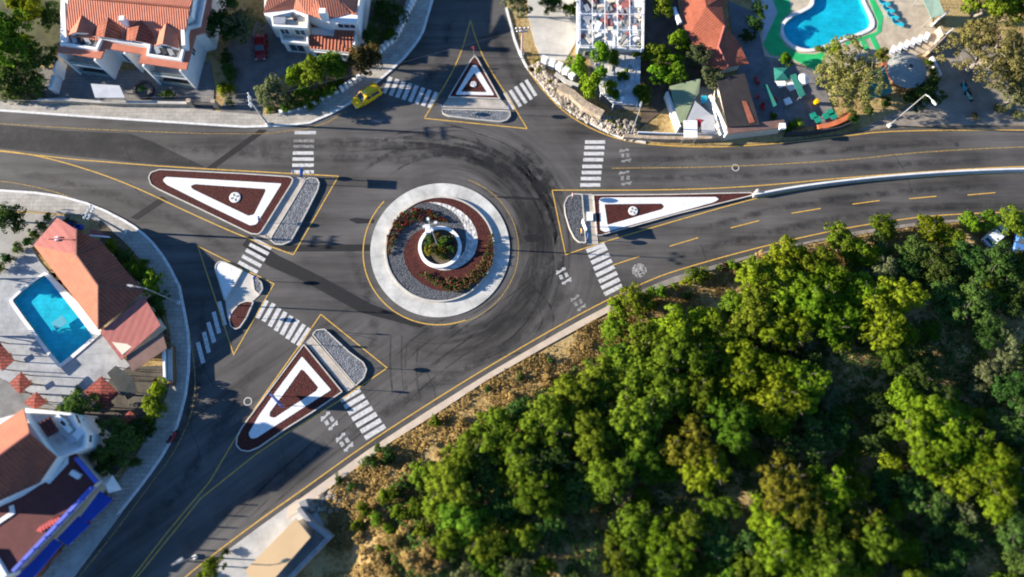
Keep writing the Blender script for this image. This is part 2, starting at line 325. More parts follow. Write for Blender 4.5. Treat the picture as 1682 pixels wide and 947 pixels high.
# ------------------------------------------------------------------ mesh builder
class MB:
    def __init__(s): s.v = []; s.f = []; s.uv = []; s.mi = []
    def face(s, pts, uv=None):
        b = len(s.v); s.v += [tuple(p) for p in pts]; s.f.append(list(range(b, b+len(pts)))); s.uv.append(uv); return s
    def prism(s, poly, z0, z1, holes=(), bottom=False):
        loops = [list(poly)]+[list(h) for h in holes]
        allp = [Vector((p[0], p[1], 0)) for l in loops for p in l]
        tris = tessellate_polygon([[Vector((p[0], p[1], 0)) for p in l] for l in loops])
        b = len(s.v); s.v += [(p.x, p.y, z1) for p in allp]
        n = len(allp)
        for t in tris:
            a, c, d = (allp[i] for i in t)
            cr = (c-a).cross(d-a).z
            if abs(cr) < 1e-9: continue
            t = list(t) if cr > 0 else list(t)[::-1]
            s.f.append([b+i for i in t]); s.uv.append(None)
        if z0 is None: return s
        s.v += [(p.x, p.y, z0) for p in allp]
        o = 0
        for li, l in enumerate(loops):
            m = len(l)
            area = sum(l[i][0]*l[(i+1)%m][1]-l[(i+1)%m][0]*l[i][1] for i in range(m))
            ccw = (area > 0) == (li == 0)
            for i in range(m):
                a, c = b+o+i, b+o+(i+1)%m
                q = [a, a+n, c+n, c] if ccw else [c, c+n, a+n, a]
                s.f.append(q); s.uv.append(None)
            o += m
        return s
    def slab(s, pts, t=.14, z_floor=None):
        # sloping slab: top polygon (3D), thickness t downwards, UV = (along contour, down slope) in metres
        n = Vector((0,0,0)); k = len(pts); vs = [Vector(p) for p in pts]
        for i in range(k):
            a, b_ = vs[i], vs[(i+1)%k]; n += Vector(((a.y-b_.y)*(a.z+b_.z), (a.z-b_.z)*(a.x+b_.x), (a.x-b_.x)*(a.y+b_.y)))
        if n.z < 0: vs = vs[::-1]; n = -n
        n.normalize(); h = Vector((n.x, n.y, 0))
        if h.length < .02: h = Vector((0,-1,0))
        h.normalize(); cdir = Vector((-h.y, h.x, 0)); sd = cdir.cross(n).normalized()
        uv = [(p.dot(cdir), p.dot(sd)) for p in vs]
        s.face(vs, uv)
        lo = [Vector((p.x, p.y, (p.z-t) if z_floor is None else z_floor)) for p in vs]
        s.face(lo[::-1])
        for i in range(k):
            j = (i+1)%k; s.face([vs[i], lo[i], lo[j], vs[j]])
        return s
    def box(s, c, size, rz=0., z0=None):
        # c = centre (x,y,z) or with z0 the bottom
        cx, cy, cz = c; sx, sy, sz = size[0]/2, size[1]/2, size[2]/2
        if z0 is not None: cz = z0+sz
        co, si = math.cos(rz), math.sin(rz)
        pts = [(cx+x*co-y*si, cy+x*si+y*co) for x, y in ((-sx,-sy),(sx,-sy),(sx,sy),(-sx,sy))]
        s.prism(pts, cz-sz, cz+sz); b = [(x, y, cz-sz) for x, y in pts]; s.face(b[::-1]); return s
    def tube(s, pts, r, n=6, r1=None, cap=True):
        pts = [Vector(p) for p in pts]; rings = []; m = len(pts)
        for i, p in enumerate(pts):
            d = (pts[min(i+1, m-1)]-pts[max(i-1, 0)]).normalized()
            a = d.cross(Vector((0,0,1)));
            if a.length < .05: a = Vector((1,0,0))
            a.normalize(); b_ = d.cross(a)
            rr = r if r1 is None else r+(r1-r)*i/(m-1)
            base = len(s.v); rings.append(base)
            for k in range(n):
                t = 2*math.pi*k/n; s.v.append(tuple(p+a*(rr*math.cos(t))+b_*(rr*math.sin(t))))
        for i in range(m-1):
            for k in range(n):
                a, b2 = rings[i]+k, rings[i]+(k+1)%n; c, d2 = rings[i+1]+k, rings[i+1]+(k+1)%n
                s.f.append([a, c, d2, b2][::-1]); s.uv.append(None)
        if cap:
            s.f.append([rings[0]+k for k in range(n)]); s.uv.append(None)
            s.f.append([rings[-1]+k for k in range(n)][::-1]); s.uv.append(None)
        return s
    def lathe(s, prof, c=(0,0,0), n=24):
        b = len(s.v); m = len(prof)
        for r, z in prof:
            for k in range(n):
                t = 2*math.pi*k/n; s.v.append((c[0]+r*math.cos(t), c[1]+r*math.sin(t), c[2]+z))
        for i in range(m-1):
            for k in range(n):
                a = b+i*n+k; a2 = b+i*n+(k+1)%n
                s.f.append([a, a2, a2+n, a+n]); s.uv.append(None)
        return s
    def loft(s, secs):
        # secs: list of rings (same count) of 3D points, capped
        n = len(secs[0]); b = len(s.v)
        for r in secs: s.v += [tuple(p) for p in r]
        for i in range(len(secs)-1):
            for k in range(n):
                a = b+i*n+k; a2 = b+i*n+(k+1)%n
                s.f.append([a, a2, a2+n, a+n]); s.uv.append(None)
        s.f.append([b+k for k in range(n)][::-1]); s.uv.append(None)
        s.f.append([b+(len(secs)-1)*n+k for k in range(n)]); s.uv.append(None)
        return s
    def strip(s, line, w, z0, z1, closed=False, uvs=False):
        # ribbon along a 2D polyline
        pts = [Vector((p[0], p[1])) for p in line]; m = len(pts); l, r = [], []
        for i in range(m):
            a = pts[i-1] if (i > 0 or closed) else pts[i]; c = pts[(i+1)%m] if (i < m-1 or closed) else pts[i]
            d1 = (pts[i]-a); d2 = (c-pts[i])
            if d1.length < 1e-6: d1 = d2
            if d2.length < 1e-6: d2 = d1
            d1.normalize(); d2.normalize(); t = (d1+d2)
            if t.length < 1e-3: t = d2
            t.normalize(); nrm = Vector((-t.y, t.x)); k = max(.45, nrm.dot(Vector((-d2.y, d2.x))))
            o = nrm*(w/2/k); l.append(pts[i]+o); r.append(pts[i]-o)
        rng = range(m if closed else m-1)
        for i in rng:
            j = (i+1)%m
            s.face([(r[i].x,r[i].y,z1),(r[j].x,r[j].y,z1),(l[j].x,l[j].y,z1),(l[i].x,l[i].y,z1)], [(i/(m-1),0),((i+1)/(m-1),0),((i+1)/(m-1),1),(i/(m-1),1)] if uvs else None)
            if z0 is not None:
                s.face([(l[i].x,l[i].y,z1),(l[j].x,l[j].y,z1),(l[j].x,l[j].y,z0),(l[i].x,l[i].y,z0)])
                s.face([(r[j].x,r[j].y,z1),(r[i].x,r[i].y,z1),(r[i].x,r[i].y,z0),(r[j].x,r[j].y,z0)])
        if z0 is not None and not closed:
            for i, fl in ((0,False),(m-1,True)):
                q = [(l[i].x,l[i].y,z1),(l[i].x,l[i].y,z0),(r[i].x,r[i].y,z0),(r[i].x,r[i].y,z1)]
                s.face(q[::-1] if fl else q)
        return s
    def build(s, name, m, parent=None, local=False, smooth=False):
        o3 = (0,0,0)
        if parent is not None and not local:
            p = parent; o3 = [0,0,0]
            while p is not None:
                o3 = [a+b for a, b in zip(o3, p.location)]; p = p.parent
        me = bpy.data.meshes.new(name)
        me.from_pydata([(x-o3[0], y-o3[1], z-o3[2]) for x, y, z in s.v], [], s.f)
        if any(u is not None for u in s.uv):
            ul = me.uv_layers.new(name='UVMap')
            for poly, u in zip(me.polygons, s.uv):
                for k, li in enumerate(poly.loop_indices):
                    if u is not None: ul.data[li].uv = u[k]
                    else:
                        c = me.vertices[me.loops[li].vertex_index].co; ul.data[li].uv = (c.x+c.y, c.z)
        me.materials.append(m)
        if smooth: me.polygons.foreach_set('use_smooth', [True]*len(me.polygons))
        me.update()
        o = bpy.data.objects.new(name, me); COL.objects.link(o)
        if parent is not None: o.parent = parent
        return o
def tag(o, label, cat, group=None):
    o['label'] = label; o['category'] = cat
    if group: o['group'] = group
    return o
def thing(name, label, cat, loc=(0,0,0), group=None, rz=0.):
    e = bpy.data.objects.new(name, None); COL.objects.link(e); e.location = loc; e.rotation_euler = (0,0,rz)
    e.empty_display_size = .3
    return tag(e, label, cat, group)
def struct(name, mb, m):
    o = mb.build(name, m); o['kind'] = 'structure'; return o
def stuff(o): o['kind'] = 'stuff'; return o
def dup(root, loc, rz=0., label=None, group=None, scale=None):
    r = root.copy(); COL.objects.link(r); r.location = loc; r.rotation_euler = (0,0,rz)
    if scale is not None: r.scale = scale if hasattr(scale, '__len__') else (scale,)*3
    if label: r['label'] = label
    if group: r['group'] = group
    for ch in root.children:
        c = ch.copy(); COL.objects.link(c); c.parent = r
        for g in ch.children:
            d = g.copy(); COL.objects.link(d); d.parent = c
    return r
def chaikin(pts, it=2, closed=True):
    for _ in range(it):
        out = []; n = len(pts)
        for i in range(n if closed else n-1):
            a, b = pts[i], pts[(i+1)%n]
            out += [(a[0]*.75+b[0]*.25, a[1]*.75+b[1]*.25), (a[0]*.25+b[0]*.75, a[1]*.25+b[1]*.75)]
        if not closed: out = [pts[0]]+out+[pts[-1]]
        pts = out
    return pts
def inset(poly, d):
    n = len(poly); area = sum(poly[i][0]*poly[(i+1)%n][1]-poly[(i+1)%n][0]*poly[i][1] for i in range(n))
    sg = 1 if area > 0 else -1; out = []
    for i in range(n):
        a, b, c = Vector(poly[i-1]), Vector(poly[i]), Vector(poly[(i+1)%n])
        d1 = (b-a).normalized(); d2 = (c-b).normalized()
        n1 = Vector((-d1.y, d1.x))*sg; n2 = Vector((-d2.y, d2.x))*sg
        t = n1+n2
        if t.length < 1e-4: t = n1
        t.normalize(); k = max(.5, t.dot(n1)); out.append(tuple(b+t*(d/k)))
    return out
def centroid(poly): return (sum(p[0] for p in poly)/len(poly), sum(p[1] for p in poly)/len(poly))
# ================================================================== SETTING: ground, roads, pavements
def axis(a, b, step, far):
    v = list(np.arange(a, b+1e-6, step)); g = step; lo, hi = a, b; L_, R_ = [], []
    while hi < far: g *= 1.45; hi += g; lo -= g; R_.append(hi); L_.append(lo)
    return L_[::-1]+v+R_
gx = axis(-100, 110, 1.0, 2200); gy = axis(-40, 95, 1.0, 2200)
POOL_L = [(19,490),(70,449),(78,451),(158,548),(156,556),(101,599),(95,599),(19,498)]
POOL_R = [(1335,-72),(1336,-2),(1332,9),(1318,17),(1296,27),(1285,39),(1284,56),(1295,71),(1314,82),(1337,83),(1382,66),(1428,50),(1434,38),(1429,24),(1416,-2),(1397,-72)]
def in_poly(x, y, poly):
    c = False; j = len(poly)-1
    for i in range(len(poly)):
        if (poly[i][1] > y) != (poly[j][1] > y) and x < (poly[j][0]-poly[i][0])*(y-poly[i][1])/(poly[j][1]-poly[i][1])+poly[i][0]: c = not c
        j = i
    return c
CUT = [inset(L2([(21,490),(70,452),(76,453),(151,549),(150,555),(101,596),(96,596),(22,497)]),-.1), inset(L2(POOL_R),-.1)]
gz = .5
mb = MB(); nx = len(gx)
for y in gy:
    for x in gx:
        inn = -105 < x < 130 and -60 < y < 100
        mb.v.append((x, y, (hill(x, y) if -130 < x < 160 and -90 < y < 100 else hill(max(-130,min(160,x)), max(-90,min(100,y))))-.06))
for j in range(len(gy)-1):
    for i in range(nx-1):
        
        xs_, ys_ = (gx[i], gx[i+1]), (gy[j], gy[j+1])
        if any(in_poly(u_, v_, q_) for q_ in CUT for u_ in (*xs_, sum(xs_)/2) for v_ in (*ys_, sum(ys_)/2)): continue
        a = j*nx+i; mb.f.append([a, a+1, a+1+nx, a+nx]); mb.uv.append(None)
_g = struct('ground', mb, EARTH); _g.data.polygons.foreach_set('use_smooth', [True]*len(_g.data.polygons))

SY = [(1990,338),(1682,347),(1600,350),(1530,354),(1480,360),(1400,372),(1300,393),(1200,418),(1100,447),(1060,463),(1000,491),(950,517),(900,545),(800,603),(700,665),(600,730),(500,802),(420,858),(330,926),(290,960),(200,1040)]
def offs(line2d, d):
    out = []; n = len(line2d)
    for i in range(n):
        a = Vector(line2d[max(0,i-1)]); b = Vector(line2d[min(n-1,i+1)]); t = (b-a).normalized(); out.append((line2d[i][0]-t.y*d, line2d[i][1]+t.x*d))
    return out
SYW = L2(SY); SEDGE = offs(SYW, .75)
# kerb lines of the pavements (pixel survey)
K_TOP = [(-260,168),(0,183),(153,194),(307,204),(400,210),(438,209),(475,207),(510,203),(545,188),(579,169),(612,143),(645,115),(665,96),(681,77),(690,64),(697,51),(703,30),(712,0),(722,-40),(735,-110)]
K_NE = [(822,-110),(826,-40),(830,13),(843,64),(852,88),(863,110),(881,130),(897,150),(914,169),(933,182),(953,194),(985,212),(1019,228),(1060,236),(1110,239),(1180,239),(1240,236),(1290,231),(1340,225),(1380,220),(1460,210),(1560,206),(1682,206),(1990,212)]
K_W = [(60,1060),(90,985),(115,947),(150,903),(179,868),(202,838),(225,809),(247,780),(268,750),(289,712),(299,680),(307,649),(312,610),(313,572),(311,545),(307,521),(297,470),(282,440),(268,417),(253,398),(238,383),(222,371),(204,360),(175,345),(143,332),(102,321),(60,315),(0,311),(-260,300)]
road = L2(K_TOP)+L2(K_NE)+SEDGE+L2(K_W)
struct('road', MB().prism(road, -.3, 0.0), ASPH)
# the western strip of newer asphalt, the trench fills and a painted shadow blob
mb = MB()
struct('dark_road_patch', MB().prism(L2([(-120,196),(0,204),(100,214),(212,219),(250,232),(337,274),(240,268),(128,257),(0,243),(-120,232)]), None, .002), ASPH4)
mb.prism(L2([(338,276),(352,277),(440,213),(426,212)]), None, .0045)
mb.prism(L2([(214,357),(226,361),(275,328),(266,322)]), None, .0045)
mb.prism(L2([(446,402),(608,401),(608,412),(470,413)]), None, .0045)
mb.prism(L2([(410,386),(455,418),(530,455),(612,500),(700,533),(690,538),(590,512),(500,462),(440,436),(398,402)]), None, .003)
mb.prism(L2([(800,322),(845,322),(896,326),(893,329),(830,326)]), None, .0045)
mb.prism(L2([(858,388),(868,384),(884,385),(891,391),(884,397),(866,397)]), None, .0045)  # dark oval in the shape of a cast shadow, painted on the road
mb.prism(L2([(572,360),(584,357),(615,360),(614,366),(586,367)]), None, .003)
struct('dark_road_patch', mb, ASPH3)
# drain grate by the taxi and covers
def cover(px, py, r, label, m, ring=True):
    x, y = P2(px, py); t = thing('manhole_cover', label, 'manhole cover', (x, y, 0))
    MB().lathe([(r,-.02),(r,.012),(r*.86,.012),(0,.012)], (x,y,0), 20).build('lid', m, t)
    if ring: MB().lathe([(r*1.3,-.02),(r*1.3,.009),(r*1.02,.009)], (x,y,0), 24).build('collar', CONC, t)
cover(407,659,.42,'small round manhole cover with pale collar beside the long red island', DKMET)
cover(1208,275,.4,'round manhole cover on the yellow centre line of the upper east road', DKMET)
cover(1571,237,.35,'dark manhole cover near the upper kerb of the far east road', DKMET, False)
x, y = P2(1050,444)
t = thing('manhole_cover','large speckled concrete cover in the lower east lane near a dashed line','manhole cover',(x,y,0))
MB().lathe([(1.02,-.02),(1.02,.012),(0,.012)],(x,y,0),28).build('lid', gravel('speckled_concrete',(.045,.045,.045),(.34,.33,.31),5.,.5), t)
x, y = P2(621,199)
t = thing('drain_grate','dark rectangular drain grate in the road below the yellow taxi','drain grate',(x,y,0))
MB().box((x,y,0),(2.1,.55,.016),0,-.004).build('grate_plate', DKMET, t)
mb = MB()
for k in range(9): mb.box((x-.9+k*.225,y,0),(.05,.5,.01),0,.012)
mb.build('bars', METAL, t)

# pavements
def pave(name, kerb, inner, m=SIDEW, h=.13, kerbw=.32, side=1):
    kp = L2(kerb); ip = L2(inner)
    inn = offs(kp, side*kerbw)
    struct(name, MB().prism(inn+ip, -.3, h), m)
    struct('kerb', MB().strip(offs(kp, side*kerbw/2), kerbw, -.3, h+.006), KERB)
pave('pavement', K_TOP, [(683,-110),(676,-40),(668,0),(660,20),(648,45),(634,72),(622,92),(606,110),(588,128),(560,146),(530,163),(500,178),(470,185),(430,189),(360,183),(320,178),(240,170),(160,166),(90,164),(0,166),(-260,150)], side=1)
pave('pavement', K_W, [(-260,338),(0,344),(70,348),(120,352),(145,356),(168,368),(190,384),(212,404),(232,428),(248,452),(262,480),(272,510),(280,545),(283,575),(284,610),(276,645),(262,680),(240,722),(214,765),(178,812),(130,868),(92,915),(60,960),(20,1060)], side=1)
kp = L2(K_NE); struct('kerb', MB().strip(offs(kp[2:14], .16), .32, -.3, .14), CONCW)
ev = [p for p in zip(EX, EY)]
# south verge path
east = [i for i,p in enumerate(SEDGE)]
def between(f0, f1): return [p for p in SEDGE if f0 <= p[0] <= f1]
xw = lambda px, py: P2(px,py)[0]
xa, xb, xc = P2(470,870)[0], P2(1003,505)[0], P2(1990,345)[0]
def band(x0, x1):
    s = sorted(SEDGE); sx = [p[0] for p in s]; sy_ = [p[1] for p in s]
    xs = list(np.linspace(x0, x1, 40))
    return [(x, float(np.interp(x, sx, sy_))) for x in xs], [(x, float(np.interp(x, EX, EY))) for x in xs][::-1]
u, l = band(xa, xb); struct('path', MB().prism(l+u, -.3, .09), mat('pale_path_concrete',(.50,.41,.32),.9,.14,.6,.2,12))
u, l = band(xb+.01, xc); struct('path', MB().prism(l+u, -.3, .05), mat('worn_path',(.22,.195,.17),.9,.3,.5,.3,9))

# paved lots
def lot(name, pts, m, z=.03, hole=None): struct(name, MB().prism(L2(pts), -.25, z, [L2(hole)] if hole else []), m)
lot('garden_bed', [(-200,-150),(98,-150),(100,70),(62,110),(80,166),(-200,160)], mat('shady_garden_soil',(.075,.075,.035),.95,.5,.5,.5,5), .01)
lot('paved_yard', [(60,110),(200,116),(345,100),(352,140),(350,181),(240,171),(160,168),(80,168)], YARD)
lot('driveway', [(372,80),(400,30),(470,40),(520,100),(470,120),(430,140),(428,188),(362,184),(385,120)], mat('dark_driveway',(.13,.125,.12),.9,.3,.5,.2,10))
lot('courtyard', [(872,-60),(945,-60),(945,70),(928,100),(890,96),(878,70),(866,20)], mat('courtyard_concrete',(.44,.42,.38),.85,.2,.4))
lot('ruin_floor', [(968,92),(1056,88),(1050,180),(1004,178),(975,150)], mat('rough_grey_floor',(.20,.19,.18),.9,.35,.6,.3,6), .03)
lot('gravel_lane', [(1056,-60),(1112,-60),(1118,60),(1060,90)], mat('dark_lane',(.09,.08,.075),.95,.4,.5,.3,6))
lot('garden_bed', [(1052,92),(1120,60),(1180,128),(1104,168),(1052,210)], mat('garden_soil',(.10,.075,.05),.95,.45,.7,.5,5))
lot('terrace', [(1098,150),(1170,140),(1200,222),(1115,216)], mat('grey_terrace',(.34,.33,.31),.85,.2,.7))
lot('terrace', [(1195,0),(1262,30),(1300,215),(1225,215),(1210,110)], mat('bar_terrace',(.135,.14,.15),.85,.3,.5,.1,9))
lot('terrace', [(1255,92),(1345,115),(1375,200),(1300,212)], mat('bar_floor',(.16,.15,.145),.85,.35,.7), .036)
lot('pool_deck', [(1215,-80),(1292,-80),(1520,-80),(1532,40),(1546,60),(1520,86),(1480,100),(1440,105),(1350,113),(1256,92)], DECK, .05, POOL_R)
lot('paved_strip', [(1262,-60),(1277,-40),(1277,20),(1266,70),(1252,66),(1252,10)], mat('pale_paving',(.42,.42,.44),.8,.12,.8), .06)
lot('car_park', [(1540,60),(1682,80),(1990,80),(1990,205),(1560,205),(1470,208),(1410,214),(1500,170)], mat('dusty_lot',(.23,.20,.165),.95,.3,.35,.3,7), .015)
lot('pool_deck', [(50,404),(66,430),(166,545),(214,600),(160,640),(92,668),(40,640),(-40,600),(-40,500),(10,440)], DECKG, .05, POOL_L)
lot('lane', [(-200,350),(60,350),(120,356),(60,400),(0,450),(-200,560)], mat('lane_concrete',(.30,.285,.26),.9,.2,.4,.1,8), .02)
lot('garden_bed', [(165,360),(200,395),(240,450),(262,500),(278,560),(262,560),(236,480),(165,395)], MATS['garden_soil'], .16)
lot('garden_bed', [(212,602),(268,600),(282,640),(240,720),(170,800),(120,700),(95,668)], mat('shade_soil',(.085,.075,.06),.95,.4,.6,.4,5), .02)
lot('garden_bed', [(440,168),(560,98),(600,105),(590,125),(520,165),(470,184),(438,186)], MATS['garden_soil'], .18)
lot('garden_bed', [(590,0),(668,0),(655,25),(622,90),(596,100)], MATS['garden_soil'], .16)
lot('terrace', [(-80,598),(-30,604),(40,642),(94,670),(60,700),(-80,730)], mat('dark_terrace',(.16,.155,.15),.85,.3,.6,.1,8), .04)
lot('courtyard', [(180,850),(120,900),(80,960),(120,950),(200,842)], MATS['grey_terrace'], .14)
lot('apron', [(372,905),(430,862),(488,820),(512,822),(540,880),(470,960),(380,960),(330,960)], mat('cement_apron',(.38,.37,.35),.85,.2,.5,.2,8), .06)

# ================================================================== ROAD PAINT
def lines(name, ls, m, w=.14, z=.018):
    mb = MB()
    for k, l in enumerate(ls):
        closed = l[0] == l[-1]
        pts = L2(l[:-1] if closed else l)
        mb.strip(pts, w, None, z+.0004*k, closed)
    return struct(name, mb, m)
def cat(l, it=2): return chaikin(l, it, False)
lines('edge_line', [cat(SY), cat([(868,116),(890,146),(930,188),(990,221),(1050,236),(1150,242),(1250,238),(1390,223),(1460,214),(1682,213),(1990,216)])], YEL, .16)
lines('edge_line', [[(-260,195),(0,203),(148,212),(332,219),(440,219)],[(440,219),(505,211),(535,202),(570,183)],
     cat([(-260,284),(0,296),(50,305),(100,317),(143,336),(204,366),(236,388),(268,424),(292,462),(303,500),(310,540),(318,585),(322,640),(312,690),(285,745),(240,805),(190,872),(120,960)])], YELF, .13)
lines('centre_line', [[(-260,230),(0,248),(128,262),(256,272),(337,277),(430,282),(556,289)]], YEL, .16, .0185)
lines('centre_line', [cat([(-260,226),(0,246),(60,255),(115,269),(180,290),(240,315),(300,344),(400,389),(482,418)]),[(482,418),(556,289)]], YEL, .16, .019)
lines('hatch_border', [[(325,404),(450,466),(384,582),(325,404)]], YEL, .16)
lines('hatch_border', [[(527,516),(636,604)],[(636,604),(560,656),(470,712),(420,746),(330,818),(215,960)],[(527,516),(490,570),(440,640),(395,705),(345,790),(270,880),(205,965)]], YEL, .15)
lines('hatch_border', [[(697,194),(866,211)],cat([(866,211),(835,160),(800,107),(782,66),(773,33)]),cat([(773,33),(752,105),(697,194)])], YEL, .15)
lines('hatch_border', [[(907,312),(929,418)],cat([(929,418),(985,399),(1100,365),(1240,325),(1320,310),(1440,295),(1682,281),(1990,280)]),cat([(907,312),(1100,312),(1240,306),(1400,290),(1682,271),(1990,268)])], YEL, .15)
lines('centre_line', [cat([(1005,276),(1200,274),(1400,262),(1500,250),(1682,240),(1990,236)])], YELF, .14)
lines('dashed_line', [[(1100,404),(1147,390)],[(1200,374),(1247,362)],[(1300,350),(1348,342)],[(1400,335),(1445,329)],[(1493,326),(1538,322)],[(1589,320),(1635,316)],[(1007,435),(1050,421)],[(1690,314),(1735,312)]], YEL, .15)
def arc(r, a0, a1, n=28): return [(RC[0]+r*math.cos(math.radians(a0+(a1-a0)*i/n)), RC[1]+r*math.sin(math.radians(a0+(a1-a0)*i/n))) for i in range(n+1)]
mb = MB(); mb.strip(arc(10.55,139,290,60), .16, None, .018); struct('circle_line', mb, YEL)
mb = MB(); mb.strip(arc(10.75,290,430,60), .12, None, .018); struct('circle_line', mb, YELF)

def zebra(bars, w=.5, m=WHT):
    mb = MB()
    for k, (a, b) in enumerate(bars):
        mb.strip([P2(*a), P2(*b)], w, None, .013)
    return struct('zebra_crossing', mb, m)
def lerp2(a, b, t): return (a[0]+(b[0]-a[0])*t, a[1]+(b[1]-a[1])*t)
def zline(n, a0, a1, b0, b1): return [(lerp2(a0,a1,i/(n-1)), lerp2(b0,b1,i/(n-1))) for i in range(n)]
zebra(zline(8,(642,126),(717,151),(631,153),(705,177)), .6)
zebra([((829,152),(845,179)),((838,148),(855,174.5)),((846.5,142),(864,169)),((855.5,136),(873,163)),((864,131),(880,157))], .5)
zebra([((481,251),(515,251)),((480.5,261),(515.5,261)),((480,271),(515.5,271)),((479,282),(515.5,282)),((484,217.5),(519,217.5))], .5)
zebra([((482,231),(516,231)),((482,240),(516,240))], .45, WHTF)
zebra([((961,233),(994,233)),((960,242),(993,242)),((959,252),(992,252)),((958,262),(991,262)),((956.5,273),(989,273)),((955.5,283),(988,283)),((954,293),(987,293)),((953,303.5),(986,303.5))], .52)
def zz(l, ox, oy, s): return [((ox+a/s,oy+b/s),(ox+c/s,oy+d/s)) for a,b,c,d in l]
zebra(zz([(497,150,700,75),(522,213,722,115),(550,280,750,188),(578,350,777,253),(605,420,805,322),(635,490,835,390),(662,560,862,462),(695,630,892,530)],890,390,6.763), .58)
zebra(zz([(335,258,553,132),(378,328,598,200),(422,398,642,267),(465,465,688,335),(510,533,735,402),(560,600,782,470),(605,672,828,537)],510,620,6.767), .62)
zebra(zz([(150,90,88,205),(195,110,128,225),(232,140,168,257),(270,165,207,285),(308,190,245,310),(350,215,280,338),(390,245,315,362),(425,268,350,382)],400,470,3.912), .6)
zebra([((416,392),(446,408)),((410,401),(441,417)),((404,410),(435,427)),((398,420),(429,437)),((392,430),(423,447))], .5)
zebra([((360,495),(369.5,534)),((351,512),(360,547)),((342,529),(352,562)),((335,545),(343,579)),((325,562),(334,596))], .55)
# pedestrian stencils: two walking figures painted head to head
def stencil(px, py, ang, s=1.0, m=WHTS):
    x0, y0 = P2(px, py); c, q = math.cos(ang), math.sin(ang); mb = MB()
    def T(p): return (x0+(p[0]*c-p[1]*q)*s, y0+(p[0]*q+p[1]*c)*s)
    k = 0
    for sg in (1,-1):
        for l, w_ in (([(-.80,.62),(.62,.98)],.26),([(-.72,1.0),(-.12,.66)],.22),([(.20,1.16),(.50,.74)],.22),([(-.86,.50),(-.62,.86)],.18),([(-.40,.30),(-.40,-.34)],.46)):
            mb.strip([T((p*sg, q_*sg)) for p, q_ in l], w_*s, None, .013+.0004*k); k += 1
    return struct('pedestrian_stencil', mb, m)
a_f = math.radians(-57)
stencil(541,691,a_f+math.radians(90)); stencil(566,726,a_f+math.radians(90))
stencil(926,453,math.radians(20)); stencil(950,497,math.radians(25),.95,WHTF)
stencil(1027,255,math.radians(0),.95,WHTF); stencil(1027,292,0,1.,WHTF)
# tyre marks round the roundabout
mb = MB(); rnd = random.Random(5); k = 0
for i in range(52):
    r = rnd.uniform(11.3,18.5); a = rnd.choice([rnd.uniform(-75,40), rnd.uniform(-30,60), rnd.uniform(-20,95)]); ln = rnd.uniform(18,75); dr = rnd.uniform(-2.2,2.6)
    pts = []
    for j in range(19):
        t = j/18; rr = r+dr*t*t; aa = math.radians(a+ln*t); pts.append((RC[0]+rr*math.cos(aa), RC[1]+rr*math.sin(aa)))
    mb.strip(pts, rnd.choice([.3,.4,.5,1.1,1.6]), None, .0055+k*.00006, False, True); k += 1
for l in ([(660,600),(700,560),(760,528),(840,470)],[(690,620),(760,560),(850,500),(930,430)],[(640,690),(720,610),(820,545),(900,460)],[(600,232),(700,235),(790,250),(860,300),(890,360)],[(560,250),(690,240),(800,262),(858,320)],
          [(560,225),(660,232),(760,240),(830,270),(880,340)],[(380,880),(470,790),(560,710),(650,640)],[(420,880),(520,790),(640,700)],[(850,470),(900,520),(870,560)],[(668,560),(664,620),(672,660)],[(642,545),(640,600),(645,650)]):
    for d in (0, 1.5):
        mb.strip(offs(L2(chaikin(l,3,False)), d), .36, None, .0055+k*.00006, False, True); k += 1
struct('tyre_mark', mb, TYRE)
mb = MB(); k = 0
for l, w_ in (([(300,232),(480,238),(640,236),(760,246),(860,290),(915,360)],3.2),([(330,250),(480,262),(620,258),(700,262)],2.0),([(380,395),(470,440),(600,505),(740,552),(880,520),(980,450)],2.6),([(300,905),(420,810),(540,725),(700,640),(850,560),(960,490)],2.4),([(420,880),(560,775),(660,705),(820,610)],1.8),
      ([(560,640),(620,560),(600,470),(570,400)],2.2),([(880,420),(905,360),(890,300),(840,250)],3.4),([(860,500),(900,440),(905,380)],2.6),([(1000,262),(1200,258),(1400,245),(1600,228)],1.7),([(1000,292),(1200,290),(1400,276),(1680,256)],1.7),([(1100,425),(1250,385),(1400,352),(1680,330)],1.9),([(1120,385),(1260,345),(1420,318),(1680,303)],1.5),
      ([(0,228),(160,236),(330,246),(480,250)],1.9),([(0,275),(160,310),(300,365),(400,425)],2.0),([(330,480),(335,560),(320,660),(270,770)],2.2),([(200,900),(300,800),(370,690),(420,600)],2.6),([(740,20),(730,90),(690,150)],2.2),([(800,20),(830,100),(880,180)],2.0)):
    mb.strip(L2(chaikin(l,3,False)), w_, None, .0078+k*.00005, False, True); k += 1
struct('wheel_path', mb, WHEEL)
mb = MB(); rnd = random.Random(17); k = 0
for q0 in ((1100,262),(1500,318),(620,560),(700,610),(560,470),(880,480),(340,560),(330,760),(470,780),(250,330),(120,300),(200,235),(760,70),(720,150),(1150,400),(900,330)):
    x, y = P2(*q0); a = rnd.uniform(0,6.28); pts = [(x,y)]
    for j in range(rnd.randint(6,14)):
        a += rnd.uniform(-.22,.22); x += .55*math.cos(a); y += .55*math.sin(a); pts.append((x,y))
    mb.strip(pts, rnd.uniform(.03,.05), None, .0112+k*.00004); k += 1
struct('road_crack', mb, ASPH3)

